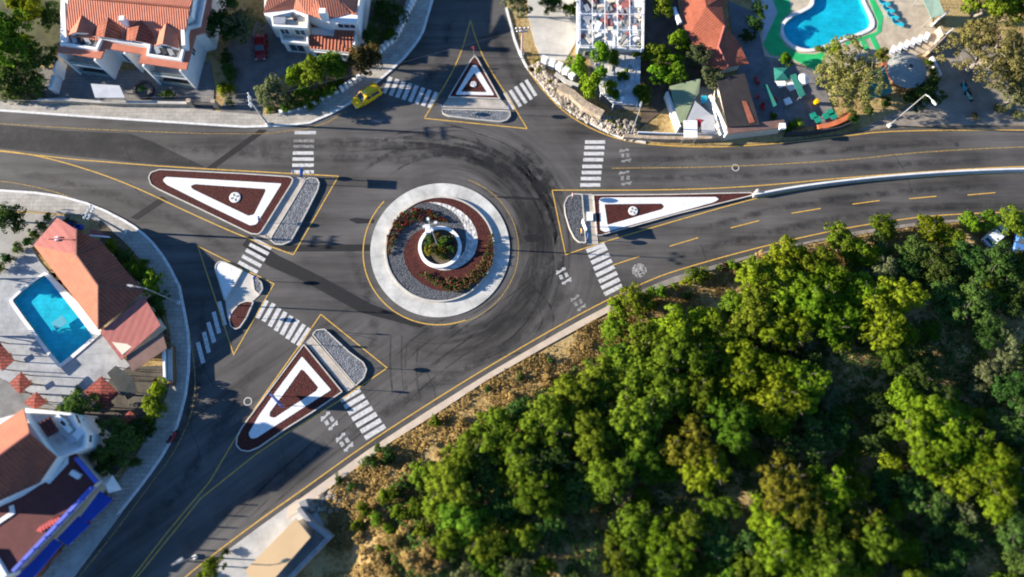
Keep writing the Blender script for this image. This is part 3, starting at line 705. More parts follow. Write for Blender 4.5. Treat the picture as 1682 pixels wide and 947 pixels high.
# ================================================================== TRAFFIC ISLANDS
def softc(pts, f=.18):
    out = []; n = len(pts)
    for i in range(n):
        p, q, r_ = pts[i-1], pts[i], pts[(i+1)%n]
        for o_ in (p, r_):
            d_ = math.hypot(o_[0]-q[0], o_[1]-q[1]); k_ = min(f*d_, 1.6)/max(d_,1e-6); out.append((q[0]+(o_[0]-q[0])*k_, q[1]+(o_[1]-q[1])*k_))
    return out
def kerbed_bed(t, pts, fill, z=.27, kerb=CONC, kname='kerb', fname='gravel_bed', kw=.15, it=1):
    poly = L2(softc(pts) if it else pts, z); inn = inset(poly, kw)
    MB().prism(poly, -.02, z, [inn]).build(kname, kerb, t)
    MB().prism(inn, -.02, z-.05).build(fname, fill, t)
def pattern(t, name, outer, hole, m, z, it=1):
    o = L2(softc(outer), z); h = [L2(softc(hole), z)] if hole else []
    MB().prism(o, z-.04, z, h).build(name, m, t)
def emblem(t, px, py, z, r):
    x, y = P2(px, py, z); d = MB().lathe([(r,-.05),(r,.05),(r*.9,.07),(0,.08)],(x,y,z),24).build('round_emblem', CONCW, t)
    mb = MB()
    for k in range(4):
        a = k*math.pi/2+.4; mb.box((x+r*.5*math.cos(a), y+r*.5*math.sin(a), 0),(r*.42,r*.28,.02),a,z+.075)
    mb.build('emblem_mark', GDARK, d)
def walk(t, pts, z=.05, m=SLAB): MB().prism(L2(pts,z), -.02, z).build('walkway', m, t)
def island(label, ctr): return thing('traffic_island', label, 'traffic island', (*P2(*ctr),0), 'kerbed splitter islands')
t = island('large triangular red gravel island with white outline and grey bed on the west road', (400,330))
kerbed_bed(t, [(243,291),(247,282),(262,277),(400,284),(476,289),(482,293),(480,300),(430,380),(424,385),(412,384),(330,344),(258,310),(247,303)], GRED, .3)
pattern(t,'white_gravel_band',[(267,296),(272,290),(290,291),(462,301),(461,304),(421,368),(411,370),(340,336),(274,303)],[(313,305),(320,302),(436,310),(436,314),(417,352),(408,354),(316,310)],GWHITE,.275)
emblem(t,386,324,.28,.78)
walk(t,[(482,291),(502,291),(446,396),(424,386)])
kerbed_bed(t,[(502,293),(512,290),(521,292),(525,300),(522,312),(505,346),(488,378),(478,396),(464,402),(452,401),(443,394),(446,386),(474,340)],GDARK,.3, fname='grey_gravel_bed')
t = island('long tapering red gravel island on the east road ending at the median barrier', (1050,345))
kerbed_bed(t,[(974,319),(1100,318),(1232,315),(1238,317),(1236,321),(1110,352),(985,387),(980,386)],GRED,.3,it=0)
pattern(t,'white_gravel_band',[(984,327),(989,324),(1176,323),(1181,327),(1172,332),(994,381),(986,377)],[(993,335),(1087,334),(1091,338),(1088,343),(998,369)],GWHITE,.275,0)
emblem(t,1040,346,.28,.66)
walk(t,[(957,318),(973,318),(983,401),(964,401)])
kerbed_bed(t,[(957,318),(944,317),(932,322),(926,334),(928,352),(935,375),(943,391),(951,398),(963,399)],GBLACK,.3,fname='grey_gravel_bed')
t = island('long red gravel island with hollow white triangle on the south road, grey gravel head bed', (490,650))
kerbed_bed(t,[(499,564),(563,643),(515,676),(470,704),(425,735),(408,742),(395,740),(387,731),(388,718),(396,702),(442,640)],GRED,.3)
pattern(t,'white_gravel_band',[(496,585),(544,640),(480,681),(421,719),(412,720),(408,712),(424,684),(452,644)],[(495,606),(500,609),(523,636),(519,642),(484,664),(451,686),(443,684),(443,677),(470,641)],GWHITE,.275)
walk(t,[(502,562),(512,552),(583,634),(570,644)])
kerbed_bed(t,[(512,549),(519,541),(533,539),(546,551),(574,577),(597,594),(603,606),(598,621),(584,634),(548,592)],GDARK,.3,fname='grey_gravel_bed')
t = island('triangular red gravel island with white outline on the north road, grey gravel base strip', (780,160))
kerbed_bed(t,[(774,96),(780,90),(785,96),(822,162),(736,159)],GRED,.3,it=0)
pattern(t,'white_gravel_band',[(776,107),(782,106),(812,156),(748,155)],[(779,119),(800,151),(757,150)],GWHITE,.275,0)
emblem(t,778,138,.28,.46)
walk(t,[(737,159.5),(822,162.5),(838,179),(725,176)])
kerbed_bed(t,[(725,178),(727,186),(737,190.5),(780,196),(822,200),(833,197),(839,190),(838,181),(780,179)],GDARK,.3,fname='grey_gravel_bed')
t = island('smallest island, with white gravel bed, concrete middle and a red teardrop bed', (395,480))
kerbed_bed(t,[(352,441),(354,433),(360,428),(369,429),(399,443),(372,492),(368,493)],GWHITE,.3)
walk(t,[(399,443),(417,453),(429,482),(412,497),(374,522),(370,493)],.06,CONC)
kerbed_bed(t,[(414,456),(421,454),(430,463),(432,474),(426,484),(417,477)],GDARK,.3,fname='grey_gravel_bed',kw=.14)
kerbed_bed(t,[(417,495),(406,493),(393,497),(381,510),(375,523),(378,536),(386,541),(394,538),(405,522)],GRED,.3,fname='red_gravel_bed')

# ================================================================== ROUNDABOUT
def Z(l, z, s=3.944): return [P2(600+x/s, 290+y/s, z) for x, y in l]
def circ(c, r, n=72): return [(c[0]+r*math.cos(2*math.pi*k/n), c[1]+r*math.sin(2*math.pi*k/n)) for k in range(n)]
t = thing('roundabout_island','round island with pale concrete apron and swirls of red, white and dark gravel','roundabout',(RC[0],RC[1],0))
RA, RI = 9.55, 7.5
MB().prism(circ(RC,RA), -.02, .10, [circ(RC,RI)]).build('apron', mat('apron_concrete',(.45,.44,.405),.85,.30,.38,.15,14), t)
jm = mat('joint_filler',(.33,.32,.295),.9)
for k in range(16):
    a = 2*math.pi*(k+.3)/16; MB().strip([(RC[0]+r*math.cos(a),RC[1]+r*math.sin(a)) for r in (RI+.05,RA-.05)], .05, None, .104).build('apron_joint', jm, t)
MB().prism(circ(RC,RI), -.02, .42, [circ(RC,RI-.2)]).build('inner_kerb', CONC, t)
MB().prism(circ(RC,RI-.2), 0, .33).build('dark_gravel_bed', GBLACK, t)
zt = .34
red = [(215,258),(290,192),(370,155),(470,133),(560,140),(650,173),(740,243),(800,325),(826,420),(828,500),(800,590),(740,660),(650,718),(560,743),(470,738),(400,713),(330,665),(280,610),(252,540),(248,480),(270,420),(310,370),(370,338),(400,345),
       (365,385),(348,450),(362,520),(400,570),(440,592),(500,610),(570,603),(640,570),(700,520),(728,450),(730,380),(700,300),(640,232),(560,187),(480,165),(410,162),(330,178)]
MB().prism(Z(chaikin(red,1),zt), .30, zt).build('red_gravel_swirl', GRED, t)
white = [(405,163),(480,166),(560,188),(640,233),(700,301),(729,380),(727,450),(699,519),(640,569),(570,602),(500,608),(440,590),(400,568),(500,560),(590,540),(640,490),(652,440),(655,380),(632,300),(580,232),(500,187),(430,170)]
MB().prism(Z(chaikin(white,1),zt+.012), .30, zt+.012).build('white_gravel_swirl', GPALE, t)
pc = P2(722.7,406.0,.6); 
pl = thing('round_planter','white ring wall planter full of mixed shrubs at the centre of the roundabout','planter',(pc[0],pc[1],.33))
MB().prism(circ(pc,2.95,48), .3, .95, [circ(pc,2.5,48)]).build('ring_wall', PLAST, pl)
MB().prism(circ(pc,2.5,48), .3, .62).build('soil', MATS['garden_soil'], pl)
bx, by = P2(704,378,.9)
pl = thing('white_pedestal','white stepped pedestal with a teal panel set in the planter wall','pedestal',(bx,by,.3))
MB().box((bx,by,0),(.75,1.1,1.3),.05,.33).build('block', PLAST, pl)
MB().box((bx-.05,by+.25,0),(.6,.6,.2),.05,1.63).build('cap_block', PLAST, pl)
MB().box((bx+.46,by-.3,0),(.05,.5,.7),.05,.9).build('teal_panel', TEAL, pl)
mx_, my_ = P2(719,403,.6)
ms = thing('light_mast','tall thin mast with four white floodlight heads in the centre of the roundabout','light mast',(mx_,my_,.6))
MB().tube([(mx_,my_,.6),(mx_,my_,9.6)],.10,8,.06).build('pole', METAL, ms)
mb = MB(); 
for k in range(4):
    a = math.radians(20+90*k); ex, ey = mx_+.75*math.cos(a), my_+.75*math.sin(a)
    MB().tube([(mx_,my_,9.5),(ex,ey,9.65)],.035,6).build('arm', METAL, ms)
    MB().box((ex,ey,0),(.34,.28,.16),a,9.6).build('floodlight', WMETAL, ms)
# ================================================================== VEGETATION
def leaves_mesh(name, centres, rads, per, leaf, material, seed, nup=.25, core=(0,0,0)):
    """leaf cards scattered in clumps; normals bent outwards from each clump so that it shades as a tuft"""
    rg = np.random.RandomState(seed)
    C = np.repeat(np.asarray(centres, float), per, 0); R = np.repeat(np.asarray(rads, float), per)
    n = len(C)
    d = rg.normal(size=(n,3)); d[:,2] += nup; d /= np.linalg.norm(d, axis=1)[:,None]
    p = C + d*(R*(.72+.36*rg.rand(n)))[:,None]
    nr = d + .55*rg.normal(size=(n,3)); nr /= np.linalg.norm(nr, axis=1)[:,None]
    a = np.cross(nr, rg.normal(size=(n,3))); a /= np.linalg.norm(a, axis=1)[:,None]
    b = np.cross(nr, a)
    s = leaf*(.6+.8*rg.rand(n))[:,None]; w = s*(.45+.35*rg.rand(n)[:,None])
    q = np.stack([p-a*s, p-b*w, p+a*s, p+b*w], 1)
    me = bpy.data.meshes.new(name)
    me.vertices.add(n*4); me.loops.add(n*4); me.polygons.add(n)
    me.vertices.foreach_set('co', q.reshape(-1))
    me.loops.foreach_set('vertex_index', np.arange(n*4, dtype=np.int32))
    me.polygons.foreach_set('loop_start', np.arange(0, n*4, 4, dtype=np.int32))
    me.polygons.foreach_set('loop_total', np.full(n, 4, dtype=np.int32))
    me.polygons.foreach_set('use_smooth', np.ones(n, dtype=bool))
    me.materials.append(material); me.update(); me.validate()
    c0 = np.asarray(core, float)
    out = d*1.0 + .45*(p-c0)/np.maximum(np.linalg.norm(p-c0, axis=1),.01)[:,None] + .22*nr
    out /= np.linalg.norm(out, axis=1)[:,None]
    me.normals_split_custom_set(np.repeat(out, 4, 0).tolist())
    return me
def crown_clumps(seed, R, h0, h1, nl, ncl, cr):
    """clump centres: several boughs (lobes) of unequal size, clumps over the upper skin of each"""
    rg = random.Random(seed); lobes = []
    for k in range(nl):
        a = 2*math.pi*(k+rg.uniform(-.3,.3))/nl; rr = R*rg.uniform(.28,.66) if k else 0
        z = h0+(h1-h0)*rg.uniform(.30,.85) if k else h0+(h1-h0)*.75
        lobes.append((rr*math.cos(a), rr*math.sin(a), z, R*rg.uniform(.32,.50)))
    cs, rs = [], []
    for k in range(ncl):
        lx, ly, lz, lr = rg.choice(lobes)
        while True:
            v = Vector((rg.gauss(0,1), rg.gauss(0,1), rg.gauss(.35,1))).normalized()
            if v.z > -.45: break
        k_ = rg.uniform(.62,1.05)
        cs.append((lx+v.x*lr*k_, ly+v.y*lr*k_, lz+v.z*lr*.85*k_)); rs.append(cr*rg.uniform(.6,1.35))
    return lobes, cs, rs
def trunk_mb(lobes, h0, R, r=.22, seed=0):
    rg = random.Random(seed); mb = MB()
    mb.tube([(0,0,-.3),(rg.uniform(-.1,.1),rg.uniform(-.1,.1),h0*.5),(rg.uniform(-.2,.2),rg.uniform(-.2,.2),h0*1.05)], r, 7, r*.6)
    for lx, ly, lz, lr in lobes:
        mb.tube([(0,0,h0*.75),(lx*.45,ly*.45,h0+(lz-h0)*.55),(lx*.9,ly*.9,lz+lr*.2)], r*.45, 5, r*.12)
        for _ in range(3):
            tx, ty, tz = lx+rg.uniform(-1,1)*lr, ly+rg.uniform(-1,1)*lr, lz+lr*rg.uniform(.3,.95)
            mb.tube([(lx*.8,ly*.8,lz),(lx*.4+tx*.6,ly*.4+ty*.6,lz*.4+tz*.6),(tx,ty,tz)], r*.16, 4, r*.06)
    return mb
PROTO = {}
HOLD = []
def make_tree(kind, var, R, h0, h1, nl, ncl, cr, per, leaf, seed, nm='tree', cat_='tree'):
    lobes, cs, rs = crown_clumps(seed, R, h0, h1, nl, ncl, cr)
    t = thing(nm, 'tree', cat_); t['label'] = ''
    trunk_mb(lobes, h0, R, .05*R+.05, seed).build('trunk' if cat_ == 'tree' else 'stem', BARK, t, local=True)
    me = leaves_mesh('crown' if cat_ == 'tree' else 'foliage', cs, rs, per, leaf, LF[kind], seed, core=(0,0,h0+(h1-h0)*.4))
    o = bpy.data.objects.new('crown' if cat_ == 'tree' else 'foliage', me); COL.objects.link(o); o.parent = t
    PROTO.setdefault(kind+nm, []).append((t, R, h0+(h1-h0)*.65)); HOLD.append(t)
for s in range(4): make_tree('bright', s, 3.6, 2.4, 6.2, 7, 135, .50, 40, .17, 10+s, 'broadleaf_tree')
for s in range(4): make_tree('mid', s, 3.4, 2.2, 5.8, 7, 120, .52, 40, .17, 20+s, 'broadleaf_tree')
for s in range(3): make_tree('dark', s, 3.2, 1.8, 5.0, 6, 105, .5, 42, .15, 30+s, 'broadleaf_tree')
for s in range(2): make_tree('yellow', s, 3.5, 2.4, 6.0, 7, 125, .46, 40, .16, 40+s, 'broadleaf_tree')
for s in range(2): make_tree('olive', s, 2.2, 1.4, 4.0, 6, 80, .36, 44, .12, 50+s, 'olive_tree')
for s in range(2): make_tree('pine', s, 4.6, 2.6, 6.6, 9, 330, .34, 40, .10, 60+s, 'spreading_tree')
for s in range(1): make_tree('rust', s, 2.2, 1.2, 3.4, 6, 80, .36, 44, .11, 70+s, 'russet_tree')
for s in range(2): make_tree('lime', s, 1.8, 1.0, 3.0, 5, 60, .36, 36, .13, 80+s, 'lime_green_tree')
for kd, sd in (('dark',100),('mid',110),('bright',120),('olive',130),('dry',140),('lime',150),('yellow',160),('rust',170)):
    for s in range(2): make_tree(kd, s, 1.0, .12, 1.15, 5, 34, .26, 34, .085, sd+s, 'shrub', 'shrub')
USED = set(); rt = random.Random(99)
def plant(kind, px, py, rpx, label, group=None, nm=None, base=None, zs=1.0, lift=0.):
    nm = nm or {'olive':'olive_tree','pine':'spreading_tree','rust':'russet_tree','lime':'lime_green_tree'}.get(kind, 'broadleaf_tree')
    opts = PROTO[kind+nm]; pr = rt.choice(opts); t, R, hc = pr
    d = (Vector(P(px,py,0))-Vector((0,0,H))).length
    rad = rpx*d*(math.cos(math.atan2(math.hypot(px-841,py-473),F)))/F
    s = rad/R
    b = PH(px, py, hc*s*zs*.8) if base is None else P(px, py, base+hc*s*zs*.8)
    z = hill(b[0], b[1])+lift if base is None else base
    o = dup(t, (b[0], b[1], z), rt.uniform(0,6.28), label, group, (s, s, s*zs))
    if not group and 'group' in o: del o['group']
    return o

# ================================================================== BUILDING HELPERS
def pp(l): return [P(*q) for q in l]
def wall_window(parent, a, b, u0, u1, z0, z1, m=GLASS, fm=None, name='window', out=1, mull=1):
    """window on the wall running from a to b (2D); u in metres along it; frame with a pane as its child"""
    a = Vector(a); b = Vector(b); d = (b-a).normalized(); n = Vector((d.y, -d.x))*out; rz = math.atan2(d.y, d.x)
    c = a+d*((u0+u1)/2); w, h = u1-u0, z1-z0
    fr = MB(); cx, cy = c+n*.03
    for s in (-1, 1): fr.box((*(c+d*(s*(w/2-.05))+n*.04),(z0+z1)/2),(.1,.12,h),rz)
    fr.box((cx+n.x*.01,cy+n.y*.01,z0+.05),(w-.2,.12,.1),rz); fr.box((cx+n.x*.01,cy+n.y*.01,z1-.05),(w-.2,.12,.1),rz)
    for k in range(1, mull+1):
        q = c+d*(-w/2+w*k/(mull+1))+n*.035; fr.box((q.x,q.y,(z0+z1)/2),(.07,.08,h-.2),rz)
    f = fr.build(name, fm or WMETAL, parent)
    MB().box((c.x+n.x*.015,c.y+n.y*.015,(z0+z1)/2),(w-.16,.04,h-.16),rz).build('pane', m, f)
    return f
def roof(parent, faces, m, name='roof', t=.16): 
    mb = MB()
    for k, f in enumerate(faces): mb.slab(pp(f), t+.002*k)
    return mb.build(name, m, parent)
def body(parent, pts, ztop, m, z0=-.1, name='wall', d=0.): 
    pl = L2(pts, ztop)
    if d: pl = inset(pl, d)
    MB().prism(pl, z0, ztop).build(name, m, parent); return pl
def parapet(parent, pts, z, m, w=.3, h=.5, name='parapet', closed=False):
    MB().strip(L2(pts, z+h), w, z-.05, z+h, closed).build(name, m, parent)
def boxpx(parent, name, px, py, z0, size, rz, m, zt=None):
    x, y = P2(px, py, z0+size[2]); return MB().box((x,y,0), size, rz, z0).build(name, m, parent)
def root_at(name, label, cat, px, py, z=0., group=None): return thing(name, label, cat, P(px,py,z), group)

# ------------------------------------------------------------------ row of white villas, top left
v = root_at('villa','long white villa with red tiled roof, four dormers and glazed ground-floor bays','house',225,100)
zt = 5.1
body(v, [(99,76),(160,85),(168,67),(243,78),(237,94),(300,102),(314,50),(330,46),(346,-30),(352,-110),(100,-110)], zt, PLAST)
# the ground-floor bays standing forward
def bay(pts, z, m=PLAST): return body(v, pts, z, m, name='bay_wall')
co = [(96,80),(162,90),(169,73),(240,84),(235,98),(302,108),(317,53),(331,49),(349,-30)]
MB().strip(L2(co,zt+.12), .95, zt-.1, zt+.12).build('tiled_coping', TILE, v)
co2 = [(101,70),(158,79),(166,62),(245,73),(242,89),(296,97),(309,44),(326,40),(341,-30)]
MB().strip(L2(co2,zt+.55), .32, zt, zt+.55).build('parapet', PLAST, v)
# roof
roof(v, [[(108,62,5.4),(299,76,5.4),(312,12,8.2),(112,-6,8.2)],[(112,-6,8.2),(312,12,8.2),(330,-60,5.6),(118,-80,5.6)]], TILE)
MB().tube(pp([(112,-6,8.25),(312,12,8.25)]),.16,6).build('ridge', TILED, v)
MB().strip(L2([(103,2),(106,66)],6.0),.55,zt,6.0).build('gable_wall', PLAST, v)
MB().strip(L2([(301,74),(299,30),(311,24),(318,-20)],6.6),.5,zt,6.6).build('gable_wall', PLAST, v)
for i,(ff,bk,lf,lb,rf,rb) in enumerate([((125,52),(135,20),(112,57),(126,30),(149,54),(146,24)),((171,60),(178,25),(151,60),(158,28),(196,64),(202,40)),((222,66),(231,32),(203,65),(208,36),(248,71),(252,46)),((267,71),(273,37),(253,75),(262,50),(293,79),(291,55))]):
    d = None; zr, ze = 7.0, 6.0
    mbd = MB().slab(pp([(*ff,zr),(*bk,zr+.1),(*lb,ze+.3),(*lf,ze)]),.12).slab(pp([(*ff,zr),(*rf,ze),(*rb,ze+.3),(*bk,zr+.1)]),.122)
    dm = mbd.build('dormer', TILE if i in (0,3) else TILED, v)
    a, b_ = P(*lf,ze), P(*rf,ze); c_ = P(*ff,zr)
    a, b_ = Vector(a), Vector(b_); dd = (b_-a); a2 = a+dd*.06+Vector((0,.12,-.06)); b2 = b_-dd*.06+Vector((0,.12,-.06)); c2 = Vector(c_)+Vector((0,.12,-.16))
    bk_ = Vector((0,1.2,0))
    w_ = MB().face([(a2.x,a2.y,5.3),(b2.x,b2.y,5.3),b2,c2,a2]).face([(a2.x,a2.y,5.3),a2,a2+bk_,(a2.x,a2.y+1.2,5.3)][::-1]).face([(b2.x,b2.y,5.3),b2,b2+bk_,(b2.x,b2.y+1.2,5.3)]).build('dormer_front', PLAST, dm)
    m_ = (a2+b2)/2; MB().box((m_.x,m_.y-.03,0),(dd.length*.4,.06,.7),math.atan2(dd.y,dd.x),5.45).build('dormer_pane', GLASS, dm)
boxpx(v,'chimney',199,29,6.6,(.7,.7,1.5),.1,PLAST)
for (cx, cy) in ((133,64),(270,82)):
    MB().prism(L2([(cx-22,cy-6),(cx+24,cy-1),(cx+20,cy+11),(cx-26,cy+5)],zt+.06),zt-.05,zt+.06).build('terrace_floor', DECK, v)
    for k in range(3): boxpx(v,'terrace_bench',cx-12+k*11,cy-1+k*1.5,zt+.05,(.6,1.3,.35),.5,DKMET if k==1 else METAL)
# facade glazing and fin walls
fl = L2([(96,80),(162,90)],zt); fr_ = L2([(235,98),(302,108)],zt); fc = L2([(169,73),(240,84)],zt); 
bodypl = {'l':L2([(99,76),(160,85)],zt),'c':L2([(168,67),(243,78)],zt),'r':L2([(237,94),(300,102)],zt)}
for key in ('l','r'):
    a, b_ = bodypl[key]; wl = (Vector(b_)-Vector(a)).length
    wall_window(v,a,b_,.5,wl-.4,2.75,4.6,GLASSG,mull=3); wall_window(v,a,b_,.5,wl-.4,.15,2.3,GLASSG,mull=3)
a, b_ = bodypl['c']; wl = (Vector(b_)-Vector(a)).length
wall_window(v,a,b_,1.,wl/2-.4,.1,2.3,GLASS); wall_window(v,a,b_,wl/2+.4,wl-1.,.1,2.3,GLASSG); wall_window(v,a,b_,1.2,wl/2-.5,3.0,4.4,GLASSG); wall_window(v,a,b_,wl/2+.5,wl-1.2,3.0,4.4,GLASSG)
def fin(a, d, ln, h, th=.28): 
    a = Vector(a); d = Vector(d).normalized()
    MB().strip([tuple(a), tuple(a+d*ln)], th, -.05, h).build('fin_wall', PLAST, v)
dn = Vector(bodypl['l'][1])-Vector(bodypl['l'][0]); dn = Vector((dn.y,-dn.x))
for (q, h) in ((lerp2(*bodypl['l'],.02),zt-.1),(lerp2(*bodypl['l'],.985),zt-.1),(lerp2(*bodypl['c'],.52),zt-.2),(lerp2(*bodypl['r'],.02),zt-.1),(lerp2(*bodypl['r'],.985),zt-.1)): fin(q, dn, 1.3, h)
for key in ('l','r'):
    a, b_ = (Vector(q) for q in bodypl[key]); d = (b_-a).normalized(); o_ = dn.normalized()*1.15
    MB().strip([tuple(a+d*.3+o_),tuple(b_-d*.2+o_)],.1,2.4,2.7).build('balcony_slab',PLAST,v)
    MB().strip([tuple(a+d*.3+o_),tuple(b_-d*.2+o_)],.05,2.75,3.5).build('balcony_glass',GLASSG,v)
    MB().prism([tuple(a+d*.2),tuple(b_-d*.1),tuple(b_-d*.1+o_),tuple(a+d*.2+o_)],2.4,2.58).build('balcony_floor',CONCW,v)
    MB().strip([tuple(a+d*.3+o_),tuple(b_-d*.2+o_)],.05,.1,1.0).build('porch_glass',GLASSG,v)
a, b_ = L2([(300,102),(314,50)],zt); wall_window(v,a,b_,2.2,3.3,2.8,3.9,GLASS,out=1); 
a, b_ = L2([(330,46),(346,-30)],zt); wall_window(v,a,b_,2.,3.2,2.8,4.,GLASS)
# yard: canopy, planter ring, walls, gate
t = root_at('carport_canopy','pale flat canopy on posts in the villa yard behind the street wall','canopy',176,150)
MB().prism(L2([(149,137),(196,140),(205,160),(156,160)],2.3),2.2,2.3).build('canopy_sheet', mat('shaded_canopy_sheet',(.42,.44,.47),.6,.15,.6), t)  # shade on the canopy is put into its blue-grey sheet colour
for q in ((151,138),(195,141),(202,159),(158,159)): x,y=P2(*q,2.25); MB().box((x,y,0),(.1,.1,2.2),0,0).build('post',METAL,t)
x, y = P2(238,149)
t = thing('round_planter','dark ring planter with a spiky palm in the villa yard','planter',(x,y,0))
MB().prism(circ((x,y),1.45,32),0,.5,[circ((x,y),1.15,32)]).build('ring_wall',DKMET,t)
mb = MB()
for k in range(26):
    a = k*2.4; r1 = .9 if k%2 else .65; mb.face([(x,y,.35),(x+r1*.5*math.cos(a-.14),y+r1*.5*math.sin(a-.14),.8),(x+r1*math.cos(a),y+r1*math.sin(a),.55),(x+r1*.5*math.cos(a+.14),y+r1*.5*math.sin(a+.14),.8)])
mb.build('palm_leaves', LF['dark'], t)
def wall_thing(label, pts, w, h, m, cap=None, name='garden_wall', cat_='wall', piers=0, pm=None, pw=.45, ph=.3, z=0., group=None):
    l = L2(pts, z+h); c = l[len(l)//2]; t = thing(name, label, cat_, (c[0],c[1],z), group)
    MB().strip(l, w, z-.1, z+h).build('wall_body', m, t)
    if cap: MB().strip(l, w+.12, z+h+.003, z+h+.083).build('coping', cap, t)
    if piers:
        tot = [0]; 
        for i in range(len(l)-1): tot.append(tot[-1]+(Vector(l[i+1])-Vector(l[i])).length)
        for k in range(piers):
            s = tot[-1]*k/(piers-1) if piers > 1 else tot[-1]/2
            i = max(0, min(len(l)-2, int(np.searchsorted(tot, s))-1)); u = (s-tot[i])/(tot[i+1]-tot[i])
            q = lerp2(l[i], l[i+1], u); d = Vector(l[i+1])-Vector(l[i])
            MB().box((*q,0),(pw,pw,h+ph+.1),math.atan2(d.y,d.x),z-.1).build('pier', pm or m, t)
    return t
wall_thing('low stone street wall with coping in front of the long white villa',[(62,164),(105,163),(160,167),(225,168),(312,169)],.3,1.0,STONE,CONC)
wall_thing('white stub wall beside the left corner of the long villa',[(92,92),(88,118)],.3,2.2,PLAST)
wall_thing('short white wall by the green gate at the villa street corner',[(88,122),(82,145)],.6,1.6,PLAST)
t = root_at('driveway_gate','dark metal railing gate between two stone piers in front of the villa yard','gate',333,166)
l = L2([(312,168),(352,169)],1.2)
mb = MB()
for k in range(22): q = lerp2(*l,k/21); mb.box((*q,0),(.05,.05,1.4),0,.05)
mb.build('bars',DKMET,t); MB().strip(l,.06,1.35,1.42).strip(l,.06,.15,.22).build('rails',DKMET,t)
for q in l: MB().box((*q,0),(.6,.6,1.8),0,0).build('pier',STONE,t)

# ------------------------------------------------------------------ second white house, top centre
v = root_at('house','white stepped house with red hipped roofs and flat terraces above the hedge garden','house',510,60)
A = body(v,[(446,25),(482,17),(504,25),(503,44),(449,41)],5.2,PLASTB)
parapet(v,[(446,25),(482,17),(504,25),(503,44),(449,41)],5.2,PLAST,.3,.5,closed=True)
boxpx(v,'roof_tank',459,33,5.2,(1.6,1.1,.5),0,METAL); boxpx(v,'hatch',482,26,5.2,(.5,.9,.5),.6,DKMET)
B = body(v,[(460,50),(504,55),(505,70),(463,66)],2.8,PLAST); parapet(v,[(460,51),(463,66),(505,70),(504,56)],2.8,PLAST,.25,.6)
MB().prism(inset(B,.5),2.7,2.86).build('terrace_floor',CONC,v)
wall_window(v,B[3],B[2],.6,2.9,.3,2.2,GLASS)
a,b_ = A[4],A[3]; wall_window(v,a,b_,.5,1.9,3.2,4.6,GLASS); wall_window(v,a,b_,2.6,4.2,3.2,4.6,GLASS)
body(v,[(434,-60),(434,24),(446,26),(504,24),(540,34),(586,36),(600,-60)],5.4,PLAST)
C_ = body(v,[(504,44),(545,46),(551,57),(584,40),(577,84),(573,86),(509,80)],2.6,PLAST)
roof(v,[[(432,20,5.5),(480,14,5.5),(486,-8,7.2),(440,-6,7.2)],[(486,-8,7.2),(480,14,5.5),(504,24,5.5),(520,0,7.0)],[(434,-6,7.2),(486,-8,7.2),(486,-60,6.),(430,-60,6.)]],TILE)
roof(v,[[(520,0,7.),(540,-18,7.6),(575,22,5.5),(536,32,5.5),(504,24,5.5)],[(540,-18,7.6),(592,-30,6.0),(585,24,5.5),(575,22,5.5)]],TILE)
boxpx(v,'chimney',529,17,5.6,(.9,.8,1.9),0,PLAST)
roof(v,[[(504,34,3.7),(537,36,3.7),(545,45,3.0),(504,43,3.0)],[(509,56,3.3),(548,59,3.3),(573,85,2.7),(545,82,2.7),(508,79,2.7)],[(552,36,3.6),(584,39,3.6),(577,82,2.8),(573,85,2.7),(548,59,3.3)]],TILED)
wall_window(v,C_[6],C_[5],.5,3.2,.7,2.1,GLASS,mull=2); wall_window(v,C_[6],C_[5],3.7,6.0,.7,2.1,GLASSG,mull=2)
a,b_ = L2([(540,34),(586,36)],5.4); wall_window(v,a,b_,1.,3.6,3.9,5.,GLASS,mull=2)
MB().strip(L2([(586,30),(580,80)],3.0),.3,-.1,3.0).build('side_wall',PLAST,v)
def white_wall(label, pts, n, h=1.1): wall_thing(label, pts, .3, h*.45, CONC, None, 'white_garden_wall', 'wall', n, PLAST, .5, h*.55)
white_wall('stepped white garden wall climbing the pavement beside the north road',[(684,-8),(672,16),(660,42),(648,64),(636,72),(624,84)],15)
white_wall('short run of white blocks at the kerb behind the yellow taxi',[(590,128),(576,137),(562,146)],5)
white_wall('broken low white wall at the foot of the bright hedge garden',[(552,150),(530,161),(508,172),(480,180),(462,184)],8,.7)

# ------------------------------------------------------------------ white ruin with trellis and the plots behind the stone bank
v = root_at('roofless_building','pale unfinished building with an open grid of roof beams and scattered rubble','building',1003,60)
pl = body(v,[(948,-60),(1058,-60),(1056,80),(950,77)],2.9,CONCW)
MB().strip(L2([(948,-60),(950,77),(1056,80),(1058,-60)],3.5),.3,2.8,3.5,True).build('parapet',CONCW,v)
mb = MB()
for k in range(6): mb.strip(L2([(952+k*20.5,-50),(953+k*20.5,78)],4.0),.09,3.91,4.0)
for k in range(5): mb.strip(L2([(950,-30+k*26),(1057,-29+k*26)],4.1),.08,4.02,4.1)
mb.build('roof_beams',WMETAL,v)
for (q,s) in (((952,76),4),((1004,77),4),((1055,78),4),((953,20),4),((1055,20),4)): x,y=P2(*q,4.0); MB().box((x,y,0),(.2,.2,1.2),0,2.85).build('post',WMETAL,v)
MB().prism(L2([(958,-50),(985,-50),(985,14),(958,16)],2.93),2.85,2.93).build('dark_floor',MATS['dark_lane'],v)
rr = random.Random(3)
for k in range(95):
    boxpx(v,'rubble_piece',rr.uniform(958,1050),rr.uniform(-5,74),2.9,(rr.uniform(.3,1.7),rr.uniform(.3,1.2),rr.uniform(.1,.5)),rr.uniform(0,3),rr.choice([CONCW,PLAST,CONC,GREYR,METAL,PLASTB,TILEP]))
for q in ((1034,7),(1036,29)): boxpx(v,'red_sheet',*q,2.95,(1.1,.7,.06),0,TILEP)
